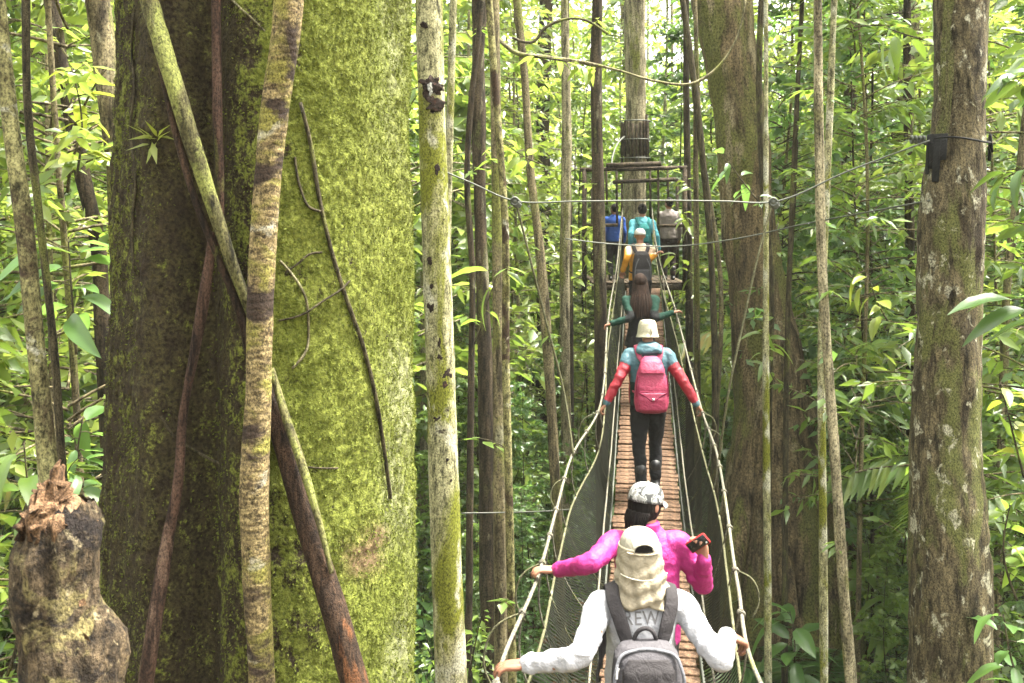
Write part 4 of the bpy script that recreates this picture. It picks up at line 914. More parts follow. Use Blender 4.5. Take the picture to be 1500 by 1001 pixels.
# neck flap: a pleated skirt from the cap band down to the shoulders, open at the face
nz, na = 26, 56; zz_ = np.linspace(.050, -.175, nz); aa = np.linspace(rad(-222), rad(42), na)
Vv = []
for iz, z in enumerate(zz_):
    f = iz / (nz - 1); rx = .092 + .022 * f ** .8 + .008 * f * f; ry = .114 + .022 * f ** .9 
    for a in aa:
        pl = (.009 * math.sin(z * 120 + 2.2 * math.sin(a * 2.3)) * f + .007 * math.sin(a * 9 + z * 16) * f) + .004 * math.sin(a * 17 + z * 40) * f
        zz2 = z - .012 * f * math.sin(a * 5) - .02 * f * f * math.cos(a + math.pi / 2)
        Vv.append(hh(math.cos(a) * (rx + pl), -.008 + math.sin(a) * (ry + pl) - .012 * f, zz2))
i = (np.arange(nz - 1)[:, None] * na + np.arange(na - 1)[None, :]).ravel(); Q = np.stack([i, i + 1, i + na + 1, i + na], -1)
fl = local(p, "neck_flap", np.array(Vv), [Q], 'khaki'); sm = fl.modifiers.new("thick", 'SOLIDIFY'); sm.thickness = .004; sm.offset = 0
# arched adjuster opening at the back with strap and stitched arch
def arc_pt(a, z, o=0.0): return hh(math.sin(a) * (.0975 + o), -.008 - math.cos(a) * (.117 + o), z)
u = np.linspace(-1, 1, 19); zb = .042
Vv = [arc_pt(x * .42, zb, .006) for x in u] + [arc_pt(x * .42, zb + .034 * math.sqrt(max(1 - x * x, 0)), .004) for x in u]
i = np.arange(18); local(p, "cap_opening", np.array(Vv), [np.stack([i, i + 1, i + 20, i + 19], -1)], 'hair_dark')
local(p, "cap_opening_rim", *tube(catmull([arc_pt(x * .44, zb + .037 * math.sqrt(max(1 - x * x, 0)), .008) for x in u], 40), .0034, 6), 'khaki_pale')
local(p, "cap_strap", *tube(catmull([arc_pt(x * .75, zb - .004 - .004 * (1 - x * x), .010) for x in u], 40), .0062, 6, True, .5), 'khaki')
local(p, "cap_strap", *tube(catmull([arc_pt(x * .9, -.052 - .016 * math.cos(x * 1.5), .034) for x in u], 40), .004, 6, True, .6), 'khaki_pale')
# CREW printed across the upper back
fc = bpy.data.curves.new("crew", 'FONT'); fc.body = "CREW"; fc.size = .072; fc.align_x = 'CENTER'; fc.space_character = 1.08; fc.resolution_u = 3
fo = bpy.data.objects.new("crew", fc); COL.objects.link(fo)
tm = bpy.data.meshes.new_from_object(fo.evaluated_get(bpy.context.evaluated_depsgraph_get())); bpy.data.objects.remove(fo)
bm = bmesh.new(); bm.from_mesh(tm); bmesh.ops.triangulate(bm, faces=bm.faces); bmesh.ops.subdivide_edges(bm, edges=[e for e in bm.edges if e.calc_length() > .014], cuts=2, use_grid_fill=False); bmesh.ops.triangulate(bm, faces=bm.faces)
shirt = [c for c in p['t'].children if c.name.startswith("shirt")][0]
from mathutils.bvhtree import BVHTree
bv = BVHTree.FromPolygons([v.co for v in shirt.data.vertices], [list(f.vertices) for f in shirt.data.polygons])
for v in bm.verts:
    hit = bv.ray_cast(Vector((v.co.x * .95 - .035, -.6, v.co.y + 1.335 * k)), Vector((0, 1, 0)))
    y = hit[0].y if hit[0] else -.12; v.co = Vector((v.co.x * .95 - .035, y - .0035, v.co.y + 1.335 * k))
V, Fs = from_bm(bm); local(p, "lettering", V, Fs, 'print_grey')
# backpack
B = lthing(p, "backpack", "charcoal and grey backpack worn over the white long sleeved shirt", "backpack", (0, -.2, .8))
y0 = -.20; UP = .085
ring = [(0, y0, .72, .10, .06), (0, y0, .735, .135, .085), (0, y0, .80, .150, .095), (0, y0, .95, .152, .095), (0, y0 + .01, 1.08, .148, .088), (0, y0 + .02, 1.16, .135, .075), (0, y0 + .03, 1.195, .105, .055), (0, y0 + .035, 1.203, .06, .03)]
V, Fs = superloft(smooth_rings([(a, b, z, c, e) for a, b, z, c, e in ring], 40), 48, 3.4); V = V + .004 * fbm(V, 14, 2)[:, None]; V[:, 2] += UP
lobj(p, B, "bag_body", V * k, Fs, 'grey_bag')
V, Fs = superloft(smooth_rings([(0.0, y0 - .078, .74, .09, .045), (0, y0 - .085, .76, .122, .055), (0, y0 - .088, .88, .125, .058), (0, y0 - .084, .985, .118, .048), (0, y0 - .075, 1.01, .09, .03)], 24), 40, 3.2); V[:, 2] += UP; lobj(p, B, "front_pocket", V * k, Fs, 'grey_light')
V, Fs = superloft(smooth_rings([(0, y0 - .062, 1.0, .112, .04), (0, y0 - .064, 1.03, .116, .042), (0, y0 - .052, 1.12, .110, .036), (0, y0 - .035, 1.165, .088, .022)], 24), 40, 3.0); V[:, 2] += UP; lobj(p, B, "top_panel", V * k, Fs, 'charcoal')
def bagline(pts, r_, mat, nm): lobj(p, B, nm, *tube(catmull((np.array(pts) + [0, 0, UP]) * k, 50), r_ * k, 7, True), mat)
yy = y0 - .072
bagline([(-.146, yy - .012, .80), (-.147, yy - .012, 1.0), (-.140, yy + .004, 1.12), (-.115, yy + .03, 1.175), (-.05, yy + .045, 1.193), (.05, yy + .045, 1.193), (.115, yy + .03, 1.175), (.140, yy + .004, 1.12), (.147, yy - .012, 1.0), (.146, yy - .012, .80)], .0075, 'grey_light', "piping")
bagline([(-.115, y0 - .132, .985), (-.06, y0 - .128, 1.012), (.06, y0 - .128, 1.012), (.115, y0 - .132, .985)], .006, 'charcoal', "zip")
bagline([(.09, y0 - .118, 1.008), (.125, y0 - .118, .985), (.128, y0 - .118, .93)], .005, 'zip', "zip")
bagline([(-.13, y0 - .075, 1.14), (-.136, y0 - .08, 1.12), (-.138, y0 - .085, 1.10)], .006, 'zip', "zip_pull")
a = np.linspace(0, math.pi, 16); bagline(np.c_[np.cos(a) * .048, y0 + .055 + 0 * a, 1.19 + np.sin(a) * .062], .0095, 'dark_strap', "handle")
aa = np.linspace(0, 2 * math.pi, 33)[:-1]
def disc(cx_, cz, rx, rz, y, mat, nm, tx=1):
    V = np.vstack([[cx_, y, cz], np.c_[cx_ + rx * np.cos(aa), y + 0 * aa, cz + rz * np.sin(aa)]]); jj = np.arange(32)
    lobj(p, B, nm, (V + [0, 0, UP]) * k, [np.stack([0 * jj, 1 + jj, 1 + (jj + 1) % 32], -1)], mat)
disc(.005, .925, .058, .040, y0 - .151, 'emblem_red', "emblem_ring"); disc(.005, .925, .050, .034, y0 - .153, 'white_shirt', "emblem"); disc(.0, .922, .022, .010, y0 - .155, 'emblem_red', "emblem_mark"); disc(.02, .930, .012, .012, y0 - .1565, 'emblem_red', "emblem_mark")
straps(p, B, 'dark_strap', .128, .070, 1.435, 1.25, -.150, .031)

# ---- 2: pink jacket, camouflage cap, phone in the right hand
d2 = 5.12; o2 = np.array([float(xb(d2)) + .035, d2, float(zdeck(d2))])
wr_ = P(1031, 818, 5.0)
p = make_person("person in bright pink jacket and grey camouflage cap, one hand on the rope", d2, -.027, 1.56,
    grip(ropeL, 5.08, (.105, 0, .055)), wr_, 'skin', 'pink', 'charcoal', .0075, -48, -12, (0, -1, .15), (.75, -.35, -.75), ((15, 25, 20), (35, 45, 40)), .02, .84, 1.12, .0055, sw=.9,
    fwdL=(-1, .1, .02), fwdR=(-.15, .1, 1), upR=(.7, .6, .1), thumbR=(-.6, .7, 0), sleeve2=True)
k = p['k']; hh = p['h']; J = p['J']
cap(p, 'camo', 'camo', .030, True, 1.0)
V, Fs = superloft(smooth_rings([(0, -.012, -.10, .045, .05), (0, -.02, -.075, .072, .085), (0, -.012, -.03, .086, .100), (0, -.008, .02, .088, .107), (0, -.008, .04, .086, .106)], 24), 40, 2.1)
keep = V[:, 1] > .045; V[:, 1] = np.where(keep, .045 + (V[:, 1] - .045) * .1, V[:, 1]); V[:, :2] *= 1 + .03 * np.sin(np.arctan2(V[:, 1], V[:, 0]) * 23)[:, None]
local(p, "hair", np.array([hh(*v) for v in V]), Fs, 'hair_dark')
gq = G()
for q in range(18):
    a = rad(-60 + q * 7.5 + 180); gq.add(*limb([hh(math.sin(a) * .078, -.012 + math.cos(a) * .092, -.055), hh(math.sin(a) * .074 + R.normal(0, .004), -.02 + math.cos(a) * .094, -.095), hh(math.sin(a) * .066 + R.normal(0, .008), -.025 + math.cos(a) * .09, -.125 - R.uniform(0, .03))], np.array([.016, .013, .004]) * k, 6, 8))
V, Fs = gq.data(); local(p, "hair_lock", V, Fs, 'hair_dark')
co_ = local(p, "collar", *superloft(smooth_rings([(0, .0 + .01, 1.425, .088, .082), (0, .014, 1.455, .070, .070), (0, .018, 1.482, .071, .074), (0, .018, 1.490, .067, .070)], 12), 36, 2.1), 'pink')
co_.scale = (k, k, k)
gl = G(); gl.add(*tube(catmull([hh(-.075, .02, .012), hh(-.06, .075, .010), hh(0, .098, .008), hh(.06, .075, .010), hh(.078, .0, .012)], 24), .0035, 6))
for s in (-1, 1): gl.add(*ellipsoid(hh(s * .036, .088, .004), (.026 * k, .008 * k, .018 * k), p['Rh']))
V, Fs = gl.data(); local(p, "sunglasses", V, Fs, 'glass_blk')
for s in (-1, 1): pass
# phone
ph = wr_ + np.array([-.012, .0, .085]) + np.array([-.7, -.6, -.1]) * .030; phn = thing("phone", ph, "dark phone in a red edged case held up by the person in pink", "phone")
rot = np.array(Matrix.Rotation(rad(-40), 3, 'Y') @ Matrix.Rotation(rad(-20), 3, 'Z')) @ np.array(Matrix.Rotation(rad(90), 3, 'Y'))
wl_("phone_case", *box(ph, (.062, .012, .118), rot, .004), M['emblem_red'], phn, False)
wl_("phone_back", *box(ph + rot @ np.array([0, -.0065, 0]), (.053, .003, .109), rot, .001), M['glass_blk'], phn, False)
wl_("phone_screen", *box(ph + rot @ np.array([0, .0065, 0]), (.053, .003, .109), rot, .001), M['glass_blk'], phn, False)
wl_("lens", *ellipsoid(ph + rot @ np.array([.016, -.009, .042]), (.006, .003, .006), None, 1), M['zip'], phn)

# ---- 3: teal and red jacket, bucket hat, raspberry backpack
p = make_person("person in teal jacket with red sleeves, cream bucket hat and black trousers", 9.72, .015, 1.66,
    grip(ropeL, 9.6, (.065, -.02, .055)), grip(ropeR, 9.6, (-.055, -.02, .055)), 'skin', 'teal', 'black', .011, 0, -6, (-.12, -1, 0), (.12, -1, 0), ((45, 45, 35), (45, 45, 35)), .02, .86, 1.17, .012, sleeve2=True, stride=.16, fwdL=(-.6, .1, -.8), fwdR=(.6, .1, -.8))
k = p['k']; J = p['J']; hh = p['h']
jk = [c for c in p['t'].children if c.name.startswith("jacket")][0]     # red sleeves from mid upper arm, dark hem panel, by face material
jk.data.materials.append(M['red']); jk.data.materials.append(M['deep_green'])
nf = len(jk.data.polygons); ce = np.empty(nf * 3, np.float32); jk.data.polygons.foreach_get("center", ce); ce = ce.reshape(-1, 3); mi = np.zeros(nf, np.int32)
for s, e, w_ in ((p['sL'], p['eL'], p['wL']), (p['sR'], p['eR'], p['wR'])):
    a = (ce - s) @ unit(e - s) / np.linalg.norm(e - s); b = np.linalg.norm(ce - (s + e) / 2, axis=1)
    out = np.abs(ce[:, 0]) > .185 * k
    fore = (((ce - e) @ unit(w_ - e)) > -.02) & (np.linalg.norm(np.cross(ce - e, unit(w_ - e)), axis=1) < .095) & out & (np.sign(ce[:, 0]) == np.sign(s[0]))
    mi[((a > .42) & out & (np.sign(ce[:, 0]) == np.sign(s[0]))) | fore] = 1
    cu = np.linalg.norm(ce - w_, axis=1) < .05; mi[cu] = 0
mi[(ce[:, 2] < 1.10 * k) & (mi == 0) & (np.abs(ce[:, 0]) < .2 * k)] = 2
jk.data.polygons.foreach_set("material_index", mi)
V, Fs = superloft(smooth_rings([(0, -.008, -.055, .115, .135), (0, -.008, -.02, .103, .120), (0, -.008, .03, .096, .113), (0, -.01, .08, .088, .102), (0, -.01, .112, .072, .082), (0, -.01, .122, .03, .04)], 26), 36, 2.1); V[:, :2] *= 1 + .02 * np.sin(np.arctan2(V[:, 1], V[:, 0]) * 7)[:, None]
local(p, "bucket_hat", np.array([hh(*v) for v in V]), Fs, 'hat_cream')
local(p, "hat_toggle", *tube(catmull([hh(.02, -.128, .03), hh(.022, -.135, .0), hh(.018, -.138, -.03)], 8), .006, 6), 'khaki')
g = G(); g.add(*superloft(smooth_rings([(0, -.02, 1.37, .07, .06), (0, -.065, 1.385, .125, .075), (0, -.07, 1.42, .130, .07), (0, -.04, 1.47, .105, .085), (0, -.01, 1.49, .085, .08)], 16))); V, Fs = g.data(); g2 = G(); g2.add(V * k, Fs)
link("hood", fused(g2, .010, 2, .010, 9, 5), M['teal'], p['t'])
B = lthing(p, "backpack", "raspberry pink backpack on the back of the teal and red jacket", "backpack", (0, -.2, .85))
y0 = -.215
V, Fs = superloft(smooth_rings([(0, y0, .83, .10, .06), (0, y0 - .01, .85, .15, .09), (0, y0 - .01, .93, .168, .105), (0, y0 - .01, 1.08, .162, .10), (0, y0 + .01, 1.22, .135, .08), (0, y0 + .03, 1.32, .10, .06), (0, y0 + .045, 1.355, .06, .035)], 40), 44, 2.9); V = V + .006 * fbm(V, 12, 2)[:, None]; lobj(p, B, "bag_body", V * k, Fs, 'raspberry')
V, Fs = superloft(smooth_rings([(0, y0 - .085, .86, .11, .04), (0, y0 - .095, .88, .14, .05), (0, y0 - .095, .98, .142, .052), (0, y0 - .085, 1.04, .132, .04)], 20), 36, 2.8); V = V + .004 * fbm(V, 14, 4)[:, None]; lobj(p, B, "front_pocket", V * k, Fs, 'raspberry')
V, Fs = superloft(smooth_rings([(0, y0 - .04, 1.225, .128, .058), (0, y0 - .025, 1.26, .125, .065), (0, y0 + .01, 1.33, .102, .058), (0, y0 + .03, 1.37, .065, .04)], 20), 36, 2.5); lobj(p, B, "flap", V * k, Fs, 'raspberry')
def bl(pts, r_, mat, nm): lobj(p, B, nm, *tube(catmull(np.array(pts) * k, 40), r_ * k, 6), mat)
bl([(-.135, y0 - .12, 1.04), (-.06, y0 - .135, 1.0), (0, y0 - .15, .965), (.06, y0 - .135, 1.0), (.135, y0 - .12, 1.04)], .008, 'raspberry_dk', "zip")
bl([(-.13, y0 - .128, 1.055), (0, y0 - .135, 1.05), (.13, y0 - .128, 1.055)], .006, 'raspberry_dk', "zip")
bl([(-.14, y0 - .09, 1.2), (-.15, y0 - .085, 1.1), (-.155, y0 - .08, 1.0)], .007, 'raspberry_dk', "piping"); bl([(.14, y0 - .09, 1.2), (.15, y0 - .085, 1.1), (.155, y0 - .08, 1.0)], .007, 'raspberry_dk', "piping")
lobj(p, B, "buckle", *box(np.array([0, y0 - .155, .985]) * k, (.022, .014, .022), None, .003), 'zip')
straps(p, B, 'raspberry', .115, .07, 1.425, 1.31, -.17, .028)

# ---- 4: woman in dark green top, long brown hair
p = make_person("woman with long brown hair in a dark green top, arms held out", 12.3, -.06, 1.58,
    grip(ropeL, 12.2, (.05, -.02, .04)), grip(ropeR, 12.2, (-.06, -.02, .05)), 'skin', 'dark_green', 'black', .012, 0, -5, (-.1, -.6, -.8), (.1, -.6, -.8), ((40, 40, 30), (30, 30, 30)), .02, .76, .95, .009, skirt=True, boots='black')
jk = [c for c in p['t'].children if c.name.startswith("shirt")][0]; jk.data.materials.append(M['black'])
nf = len(jk.data.polygons); ce = np.empty(nf * 3, np.float32); jk.data.polygons.foreach_get("center", ce); ce = ce.reshape(-1, 3); k = p['k']
jk.data.polygons.foreach_set("material_index", ((ce[:, 2] < 1.24 * k) & (np.abs(ce[:, 0]) < .225 * k)).astype(np.int32))
hh = p['h']; g = G(); g.add(*ellipsoid(hh(0, -.018, .025), np.array([.092, .108, .110]) * k, None, 3))
hr_ = []
for q in range(46):
    x = (q / 45 - .5) * 2; b = R.normal(0, .012)
    g.add(*limb([hh(x * .075, -.075 + .06 * abs(x) ** 2, .04), hh(x * .10, -.110 + .05 * x * x, -.10), hh(x * .125 + b, -.150 + .05 * x * x, -.24), hh(x * .11 + b * 2, -.165 + .04 * x * x + R.normal(0, .008), -.40 - R.uniform(0, .07))], np.array([.022, .020, .017, .007]) * k, 6, 14))
V, Fs = g.data(); local(p, "hair", V, Fs, 'hair_brown')

# ---- 5: orange sleeves, white cap, dark backpack
p = make_person("person in orange sleeved top and white cap wearing a dark backpack, arms out", 15.4, -.06, 1.66,
    grip(ropeL, 15.3, (.09, -.02, -.06)), grip(ropeR, 15.3, (-.05, -.02, .05)), 'skin', 'orange', 'black', .013, 0, -5, (-.25, -.7, -.5), (.25, -.7, -.5), ((40, 40, 30), (40, 40, 30)), .02, .88, 1.05, .010)
jk = [c for c in p['t'].children if c.name.startswith("shirt")][0]; jk.data.materials.append(M['cream']); k = p['k']
nf = len(jk.data.polygons); ce = np.empty(nf * 3, np.float32); jk.data.polygons.foreach_get("center", ce); ce = ce.reshape(-1, 3)
jk.data.polygons.foreach_set("material_index", ((ce[:, 2] > 1.30 * k) & (np.abs(ce[:, 0]) < .24 * k)).astype(np.int32))
cap(p, 'cap_white', 'cap_white', .03)
B = lthing(p, "backpack", "dark grey backpack on the person in orange sleeves", "backpack", (0, -.2, .85)); y0 = -.21
V, Fs = superloft(smooth_rings([(0, y0, .84, .10, .06), (0, y0, .86, .145, .09), (0, y0, 1.0, .155, .10), (0, y0, 1.16, .145, .09), (0, y0 + .02, 1.30, .115, .07), (0, y0 + .04, 1.35, .07, .04)], 30), 36, 2.9); lobj(p, B, "bag_body", V * k, Fs, 'charcoal')
V, Fs = superloft(smooth_rings([(0, y0 - .085, .88, .10, .035), (0, y0 - .09, .90, .12, .042), (0, y0 - .085, 1.07, .11, .035)], 16), 30, 2.8); lobj(p, B, "front_pocket", V * k, Fs, 'grey_bag')
for s in (-1, 1): lobj(p, B, "piping", *tube(catmull(np.array([(s * .06, y0 - .098, 1.24), (s * .1, y0 - .1, 1.15), (s * .125, y0 - .1, .95)]) * k, 14), .008 * k, 6), 'grey_light')
straps(p, B, 'dark_strap', .115, .065, 1.43, 1.30, -.16, .03)

# ---- 6: cyan jacket near the platform
p = make_person("person in light blue jacket with teal backpack stepping onto the far platform", 17.9, -.02, 1.64,
    P(923, 364, 17.8), P(965, 366, 17.8), 'skin', 'cyan', 'black', .013, 0, 0, (-.3, -1, 0), (.3, -1, 0), ((25, 25, 20), (25, 25, 20)), .01, .88, 1.08, .010, sleeve2=True, fwdL=(0, .1, -1), fwdR=(0, .1, -1), upL=(-1, 0, 0), upR=(1, 0, 0))
k = p['k']; hh = p['h']; g = G(); g.add(*ellipsoid(hh(0, -.02, .022), np.array([.086, .100, .104]) * k, None, 3)); g.add(*ellipsoid(hh(0, -.09, .085), np.array([.04, .04, .04]) * k)); V, Fs = g.data(); local(p, "hair", V, Fs, 'hair_dark')
B = lthing(p, "backpack", "small teal backpack on the person in the light blue jacket", "backpack", (0, -.2, .9)); y0 = -.19
V, Fs = superloft(smooth_rings([(0, y0, .95, .07, .05), (0, y0, .97, .11, .07), (0, y0, 1.12, .125, .08), (0, y0, 1.25, .11, .07), (0, y0 + .02, 1.34, .06, .04)], 30), 36, 2.6); lobj(p, B, "bag_body", V * k, Fs, 'teal_bag')
V, Fs = superloft(smooth_rings([(0, y0 - .06, .99, .07, .03), (0, y0 - .07, 1.01, .085, .035), (0, y0 - .065, 1.13, .08, .03)], 14), 30, 2.6); lobj(p, B, "front_pocket", V * k, Fs, 'teal_bag')
straps(p, B, 'teal_bag', .11, .06, 1.42, 1.29, -.15, .026)

# ---- 7, 8: two people standing on the platform
def standing(label, px, dd, H, top, hair, legs):
    X = P(px, 0, dd)[0]; o = np.array([X, dd, zf]); k = H / 1.7
    p = make_person(label, dd, X - float(xb(dd)), H, o + np.array([-.22, .06, .86]) * k, o + np.array([.22, .06, .86]) * k, 'skin2', top, legs, .014, 40, 0, (-.3, -1, 0), (.3, -1, 0), ((20, 20, 20), (20, 20, 20)), 0, .86, 1.05, .010,
                    fwdL=(0, .1, -1), fwdR=(0, .1, -1), upL=(-1, 0, 0), upR=(1, 0, 0), platform=True, stride=.04, boots='rubber')
    g = G(); g.add(*ellipsoid(p['h'](0, -.02, .022), np.array([.086, .100, .104]) * p['k'], None, 3)); V, Fs = g.data(); local(p, "hair", V, Fs, hair)
standing("person in bright blue shirt standing on the far platform left of the walkers", 900, 19.6, 1.50, 'blue', 'hair_dark', 'charcoal')
standing("person in greyish pink shirt standing on the far platform right of the walkers", 980, 19.6, 1.62, 'grey_shirt', 'hair_dark', 'brown_trousers')
# ================================================================== VEGETATION
def crown_leaves(rng, z0, z1, rad0, nb, nl, L, stems, droop=.25, top_bias=1.0):
    """branches round a stem, leaves alternate along them; appends branch tubes to stems"""
    pos, dr, nm, Ls = [], [], [], []
    for b in range(nb):
        z = z0 + (z1 - z0) * rng.random() ** (1 / top_bias); a = rng.uniform(0, 6.283)
        f = (z - z0) / (z1 - z0); ln = rad0 * (1.05 - .55 * f) * rng.uniform(.55, 1.15)
        o = np.array([math.cos(a), math.sin(a), rng.uniform(.1, .7)]); o /= np.linalg.norm(o)
        t = np.linspace(0, 1, 8)[:, None]; p = np.array([0, 0, z]) + o * ln * t + np.array([0, 0, -1.]) * droop * ln * t ** 2 + np.array([-math.sin(a), math.cos(a), 0]) * rng.normal(0, .12) * ln * t ** 2
        stems.add(*tube(p, np.linspace(.012, .003, 8) * (.6 + ln * .4), 4, False))
        n = int(nl * rng.uniform(.7, 1.3)); s = rng.uniform(.18, 1.0, n); q = np.stack([np.interp(s, t[:, 0], p[:, k]) for k in range(3)], -1)
        tan = unit(p[-1] - p[0]); side = np.cross(tan, [0, 0, 1.]); side /= np.linalg.norm(side) + 1e-9
        sg = np.where(np.arange(n) % 2, 1.0, -1.0)[:, None]
        d = tan * rng.uniform(.2, .9, (n, 1)) + side * sg * rng.uniform(.5, 1.1, (n, 1)) + np.array([0, 0, 1.]) * rng.normal(-.35, .45, (n, 1))
        pos.append(q + rng.normal(0, .025, (n, 3))); dr.append(d); nm.append(np.c_[rng.normal(0, .95, (n, 2)), np.ones(n)]); Ls.append(L * rng.uniform(.4, 1.35, n))
    return np.vstack(pos), np.vstack(dr), np.vstack(nm), np.concatenate(Ls)

def make_sapling(seed, H, z0, rad0, nb, nl, L, mat, bark, r0, name, asp=.40):
    rng = np.random.default_rng(seed); g = G()
    c = catmull([(0, 0, -.5), (rng.normal(0, .05), rng.normal(0, .05), H * .3), (rng.normal(0, .12), rng.normal(0, .12), H * .65), (rng.normal(0, .15), rng.normal(0, .15), H)], 26)
    g.add(*tube(c, np.linspace(r0, r0 * .3, 26), 9, True, 1, .1, 5, seed))
    p, d, n, Ls = crown_leaves(rng, z0, H, rad0, nb, nl, L, g)
    p[:, 0] += np.interp(p[:, 2], c[:, 2], c[:, 0]); p[:, 1] += np.interp(p[:, 2], c[:, 2], c[:, 1])
    V, Fs = leaves(p, d, n, Ls, Ls * asp)
    t = bpy.data.objects.new(name, None); tr = link("trunk", g.me("trunk"), M[bark], t)
    cr = link("crown", mesh("crown", V, Fs, False), M[mat], t)
    return t
def make_shrub(seed, H, rad0, nst, L, mat, nl=26, asp=.42):
    rng = np.random.default_rng(seed); g = G(); P_, D_, N_, L_ = [], [], [], []
    for s in range(nst):
        a = rng.uniform(0, 6.283); h = H * rng.uniform(.55, 1.05); e = np.array([math.cos(a), math.sin(a), 0]) * rad0 * rng.uniform(.3, 1)
        c = catmull([(0, 0, -.2), e * .35 + [0, 0, h * .5], e + [0, 0, h * rng.uniform(.8, 1)]], 9); g.add(*tube(c, np.linspace(.014, .004, 9), 5, False))
        t = rng.uniform(.3, 1, nl); q = np.stack([np.interp(t, np.linspace(0, 1, 9), c[:, k]) for k in range(3)], -1); b = rng.uniform(0, 6.283, nl)
        P_.append(q); D_.append(np.c_[np.cos(b), np.sin(b), rng.normal(-.1, .35, nl)]); N_.append(np.c_[rng.normal(0, .7, (nl, 2)), np.ones(nl)]); L_.append(L * rng.uniform(.6, 1.2, nl))
    p, d, n, Ls = np.vstack(P_), np.vstack(D_), np.vstack(N_), np.concatenate(L_)
    p = p + d / np.linalg.norm(d, axis=1)[:, None] * (Ls * rng.uniform(.1, .9, len(Ls)))[:, None]
    V, Fs = leaves(p, d, n, Ls, Ls * asp, droop=.3)
    t = bpy.data.objects.new("shrub", None); link("stems", g.me("stems"), M['vine'], t); link("foliage", mesh("foliage", V, Fs, False), M[mat], t); return t
def make_frond_plant(seed, nf, ln, mat, name, leaflet=.22, up=1.0, stalk=0.0):
    rng = np.random.default_rng(seed); g = G(); P_, D_, N_, L_ = [], [], [], []
    if stalk: g.add(*tube(catmull([(0, 0, -.2), (.03, 0, stalk * .5), (0, 0.02, stalk)], 8), .03, 7, True))
    for f in range(nf):
        a = 6.283 * f / nf + rng.normal(0, .25); o = np.array([math.cos(a), math.sin(a), 0]); l = ln * rng.uniform(.7, 1.1)
        u = np.linspace(0, 1, 14); hh = up * rng.uniform(.6, 1.1)
        c = np.array([0, 0, stalk]) + o * l * u[:, None] * .85 + np.array([0, 0, 1.]) * (l * (hh * u - .95 * hh * u ** 2.3))[:, None]
        g.add(*tube(c, np.linspace(.010, .003, 14), 4, False)); sd = np.array([-o[1], o[0], 0]); n = 26; s = np.repeat(np.linspace(.18, .98, n), 2); q = np.stack([np.interp(s, u, c[:, k]) for k in range(3)], -1); tan = np.gradient(c, axis=0); tq = np.stack([np.interp(s, u, tan[:, k]) for k in range(3)], -1); tq /= np.linalg.norm(tq, axis=1)[:, None]
        sg = np.tile([1., -1.], n)[:, None]; D_.append(tq * .65 + sd * sg + np.array([0, 0, -.25])); P_.append(q); N_.append(np.tile([0, 0, 1.], (2 * n, 1)) + rng.normal(0, .15, (2 * n, 3))); L_.append(leaflet * l * (np.sin(np.pi * np.clip(s, .08, .97)) ** .6) * rng.uniform(.85, 1.1, 2 * n))
    p, d, n, Ls = np.vstack(P_), np.vstack(D_), np.vstack(N_), np.concatenate(L_); V, Fs = leaves(p, d, n, Ls, Ls * .17 + .006)
    t = bpy.data.objects.new(name, None); link("stalks", g.me("stalks"), M['vine'], t); link("fronds", mesh("fronds", V, Fs, False), M[mat], t); return t

SAPL = [make_sapling(21, 12.5, 2.5, 1.6, 120, 18, .22, 'leaf', 'bark_dark', .035, "understory_tree", .42),
        make_sapling(22, 13.5, 3.5, 1.8, 120, 17, .27, 'leaf', 'bark_mid', .045, "understory_tree", .28),
        make_sapling(23, 11.0, 2.0, 1.4, 110, 22, .17, 'leaf_cool', 'bark_dark', .03, "understory_tree", .52),
        make_sapling(24, 14.0, 4.0, 1.9, 125, 16, .28, 'leaf_far', 'bark_light', .05, "understory_tree", .34),
        make_sapling(25, 9.5, 1.5, 1.5, 100, 20, .24, 'leaf', 'vine', .03, "understory_tree", .56),
        make_sapling(26, 13.0, 3.0, 1.7, 110, 24, .16, 'leaf_far', 'bark_mid', .04, "understory_tree")]
POLES = [make_sapling(31, 18.0, 11.5, 1.5, 34, 12, .20, 'leaf_far', 'bark_light', .09, "slender_tree"),
         make_sapling(32, 17.0, 11.0, 1.5, 34, 12, .18, 'leaf', 'bark_mid', .07, "slender_tree"),
         make_sapling(33, 19.0, 12.5, 1.6, 34, 12, .20, 'leaf', 'bark_dark', .11, "slender_tree"),
         make_sapling(34, 16.5, 10.5, 1.4, 34, 12, .18, 'leaf_far', 'bark_pale', .055, "slender_tree")]
SHRUB = [make_shrub(41, 2.6, 1.1, 26, .24, 'leaf'), make_shrub(42, 1.9, 1.2, 24, .30, 'leaf_cool'), make_shrub(43, 3.2, 1.2, 30, .17, 'leaf', 34), make_shrub(44, 2.2, 1.0, 22, .34, 'leaf_dark', 18, .36), make_shrub(45, 3.0, 1.3, 28, .22, 'leaf_cool', 28)]
FERN = [make_frond_plant(51, 9, 1.15, 'leaf', "fern", .22), make_frond_plant(52, 8, 1.7, 'leaf_cool', "palm_seedling", .32, 1.3, .3), make_frond_plant(53, 10, .95, 'leaf_cool', "fern", .24)]
PALM = make_frond_plant(54, 11, 2.4, 'leaf', "understory_palm", .30, 1.0, 2.6)

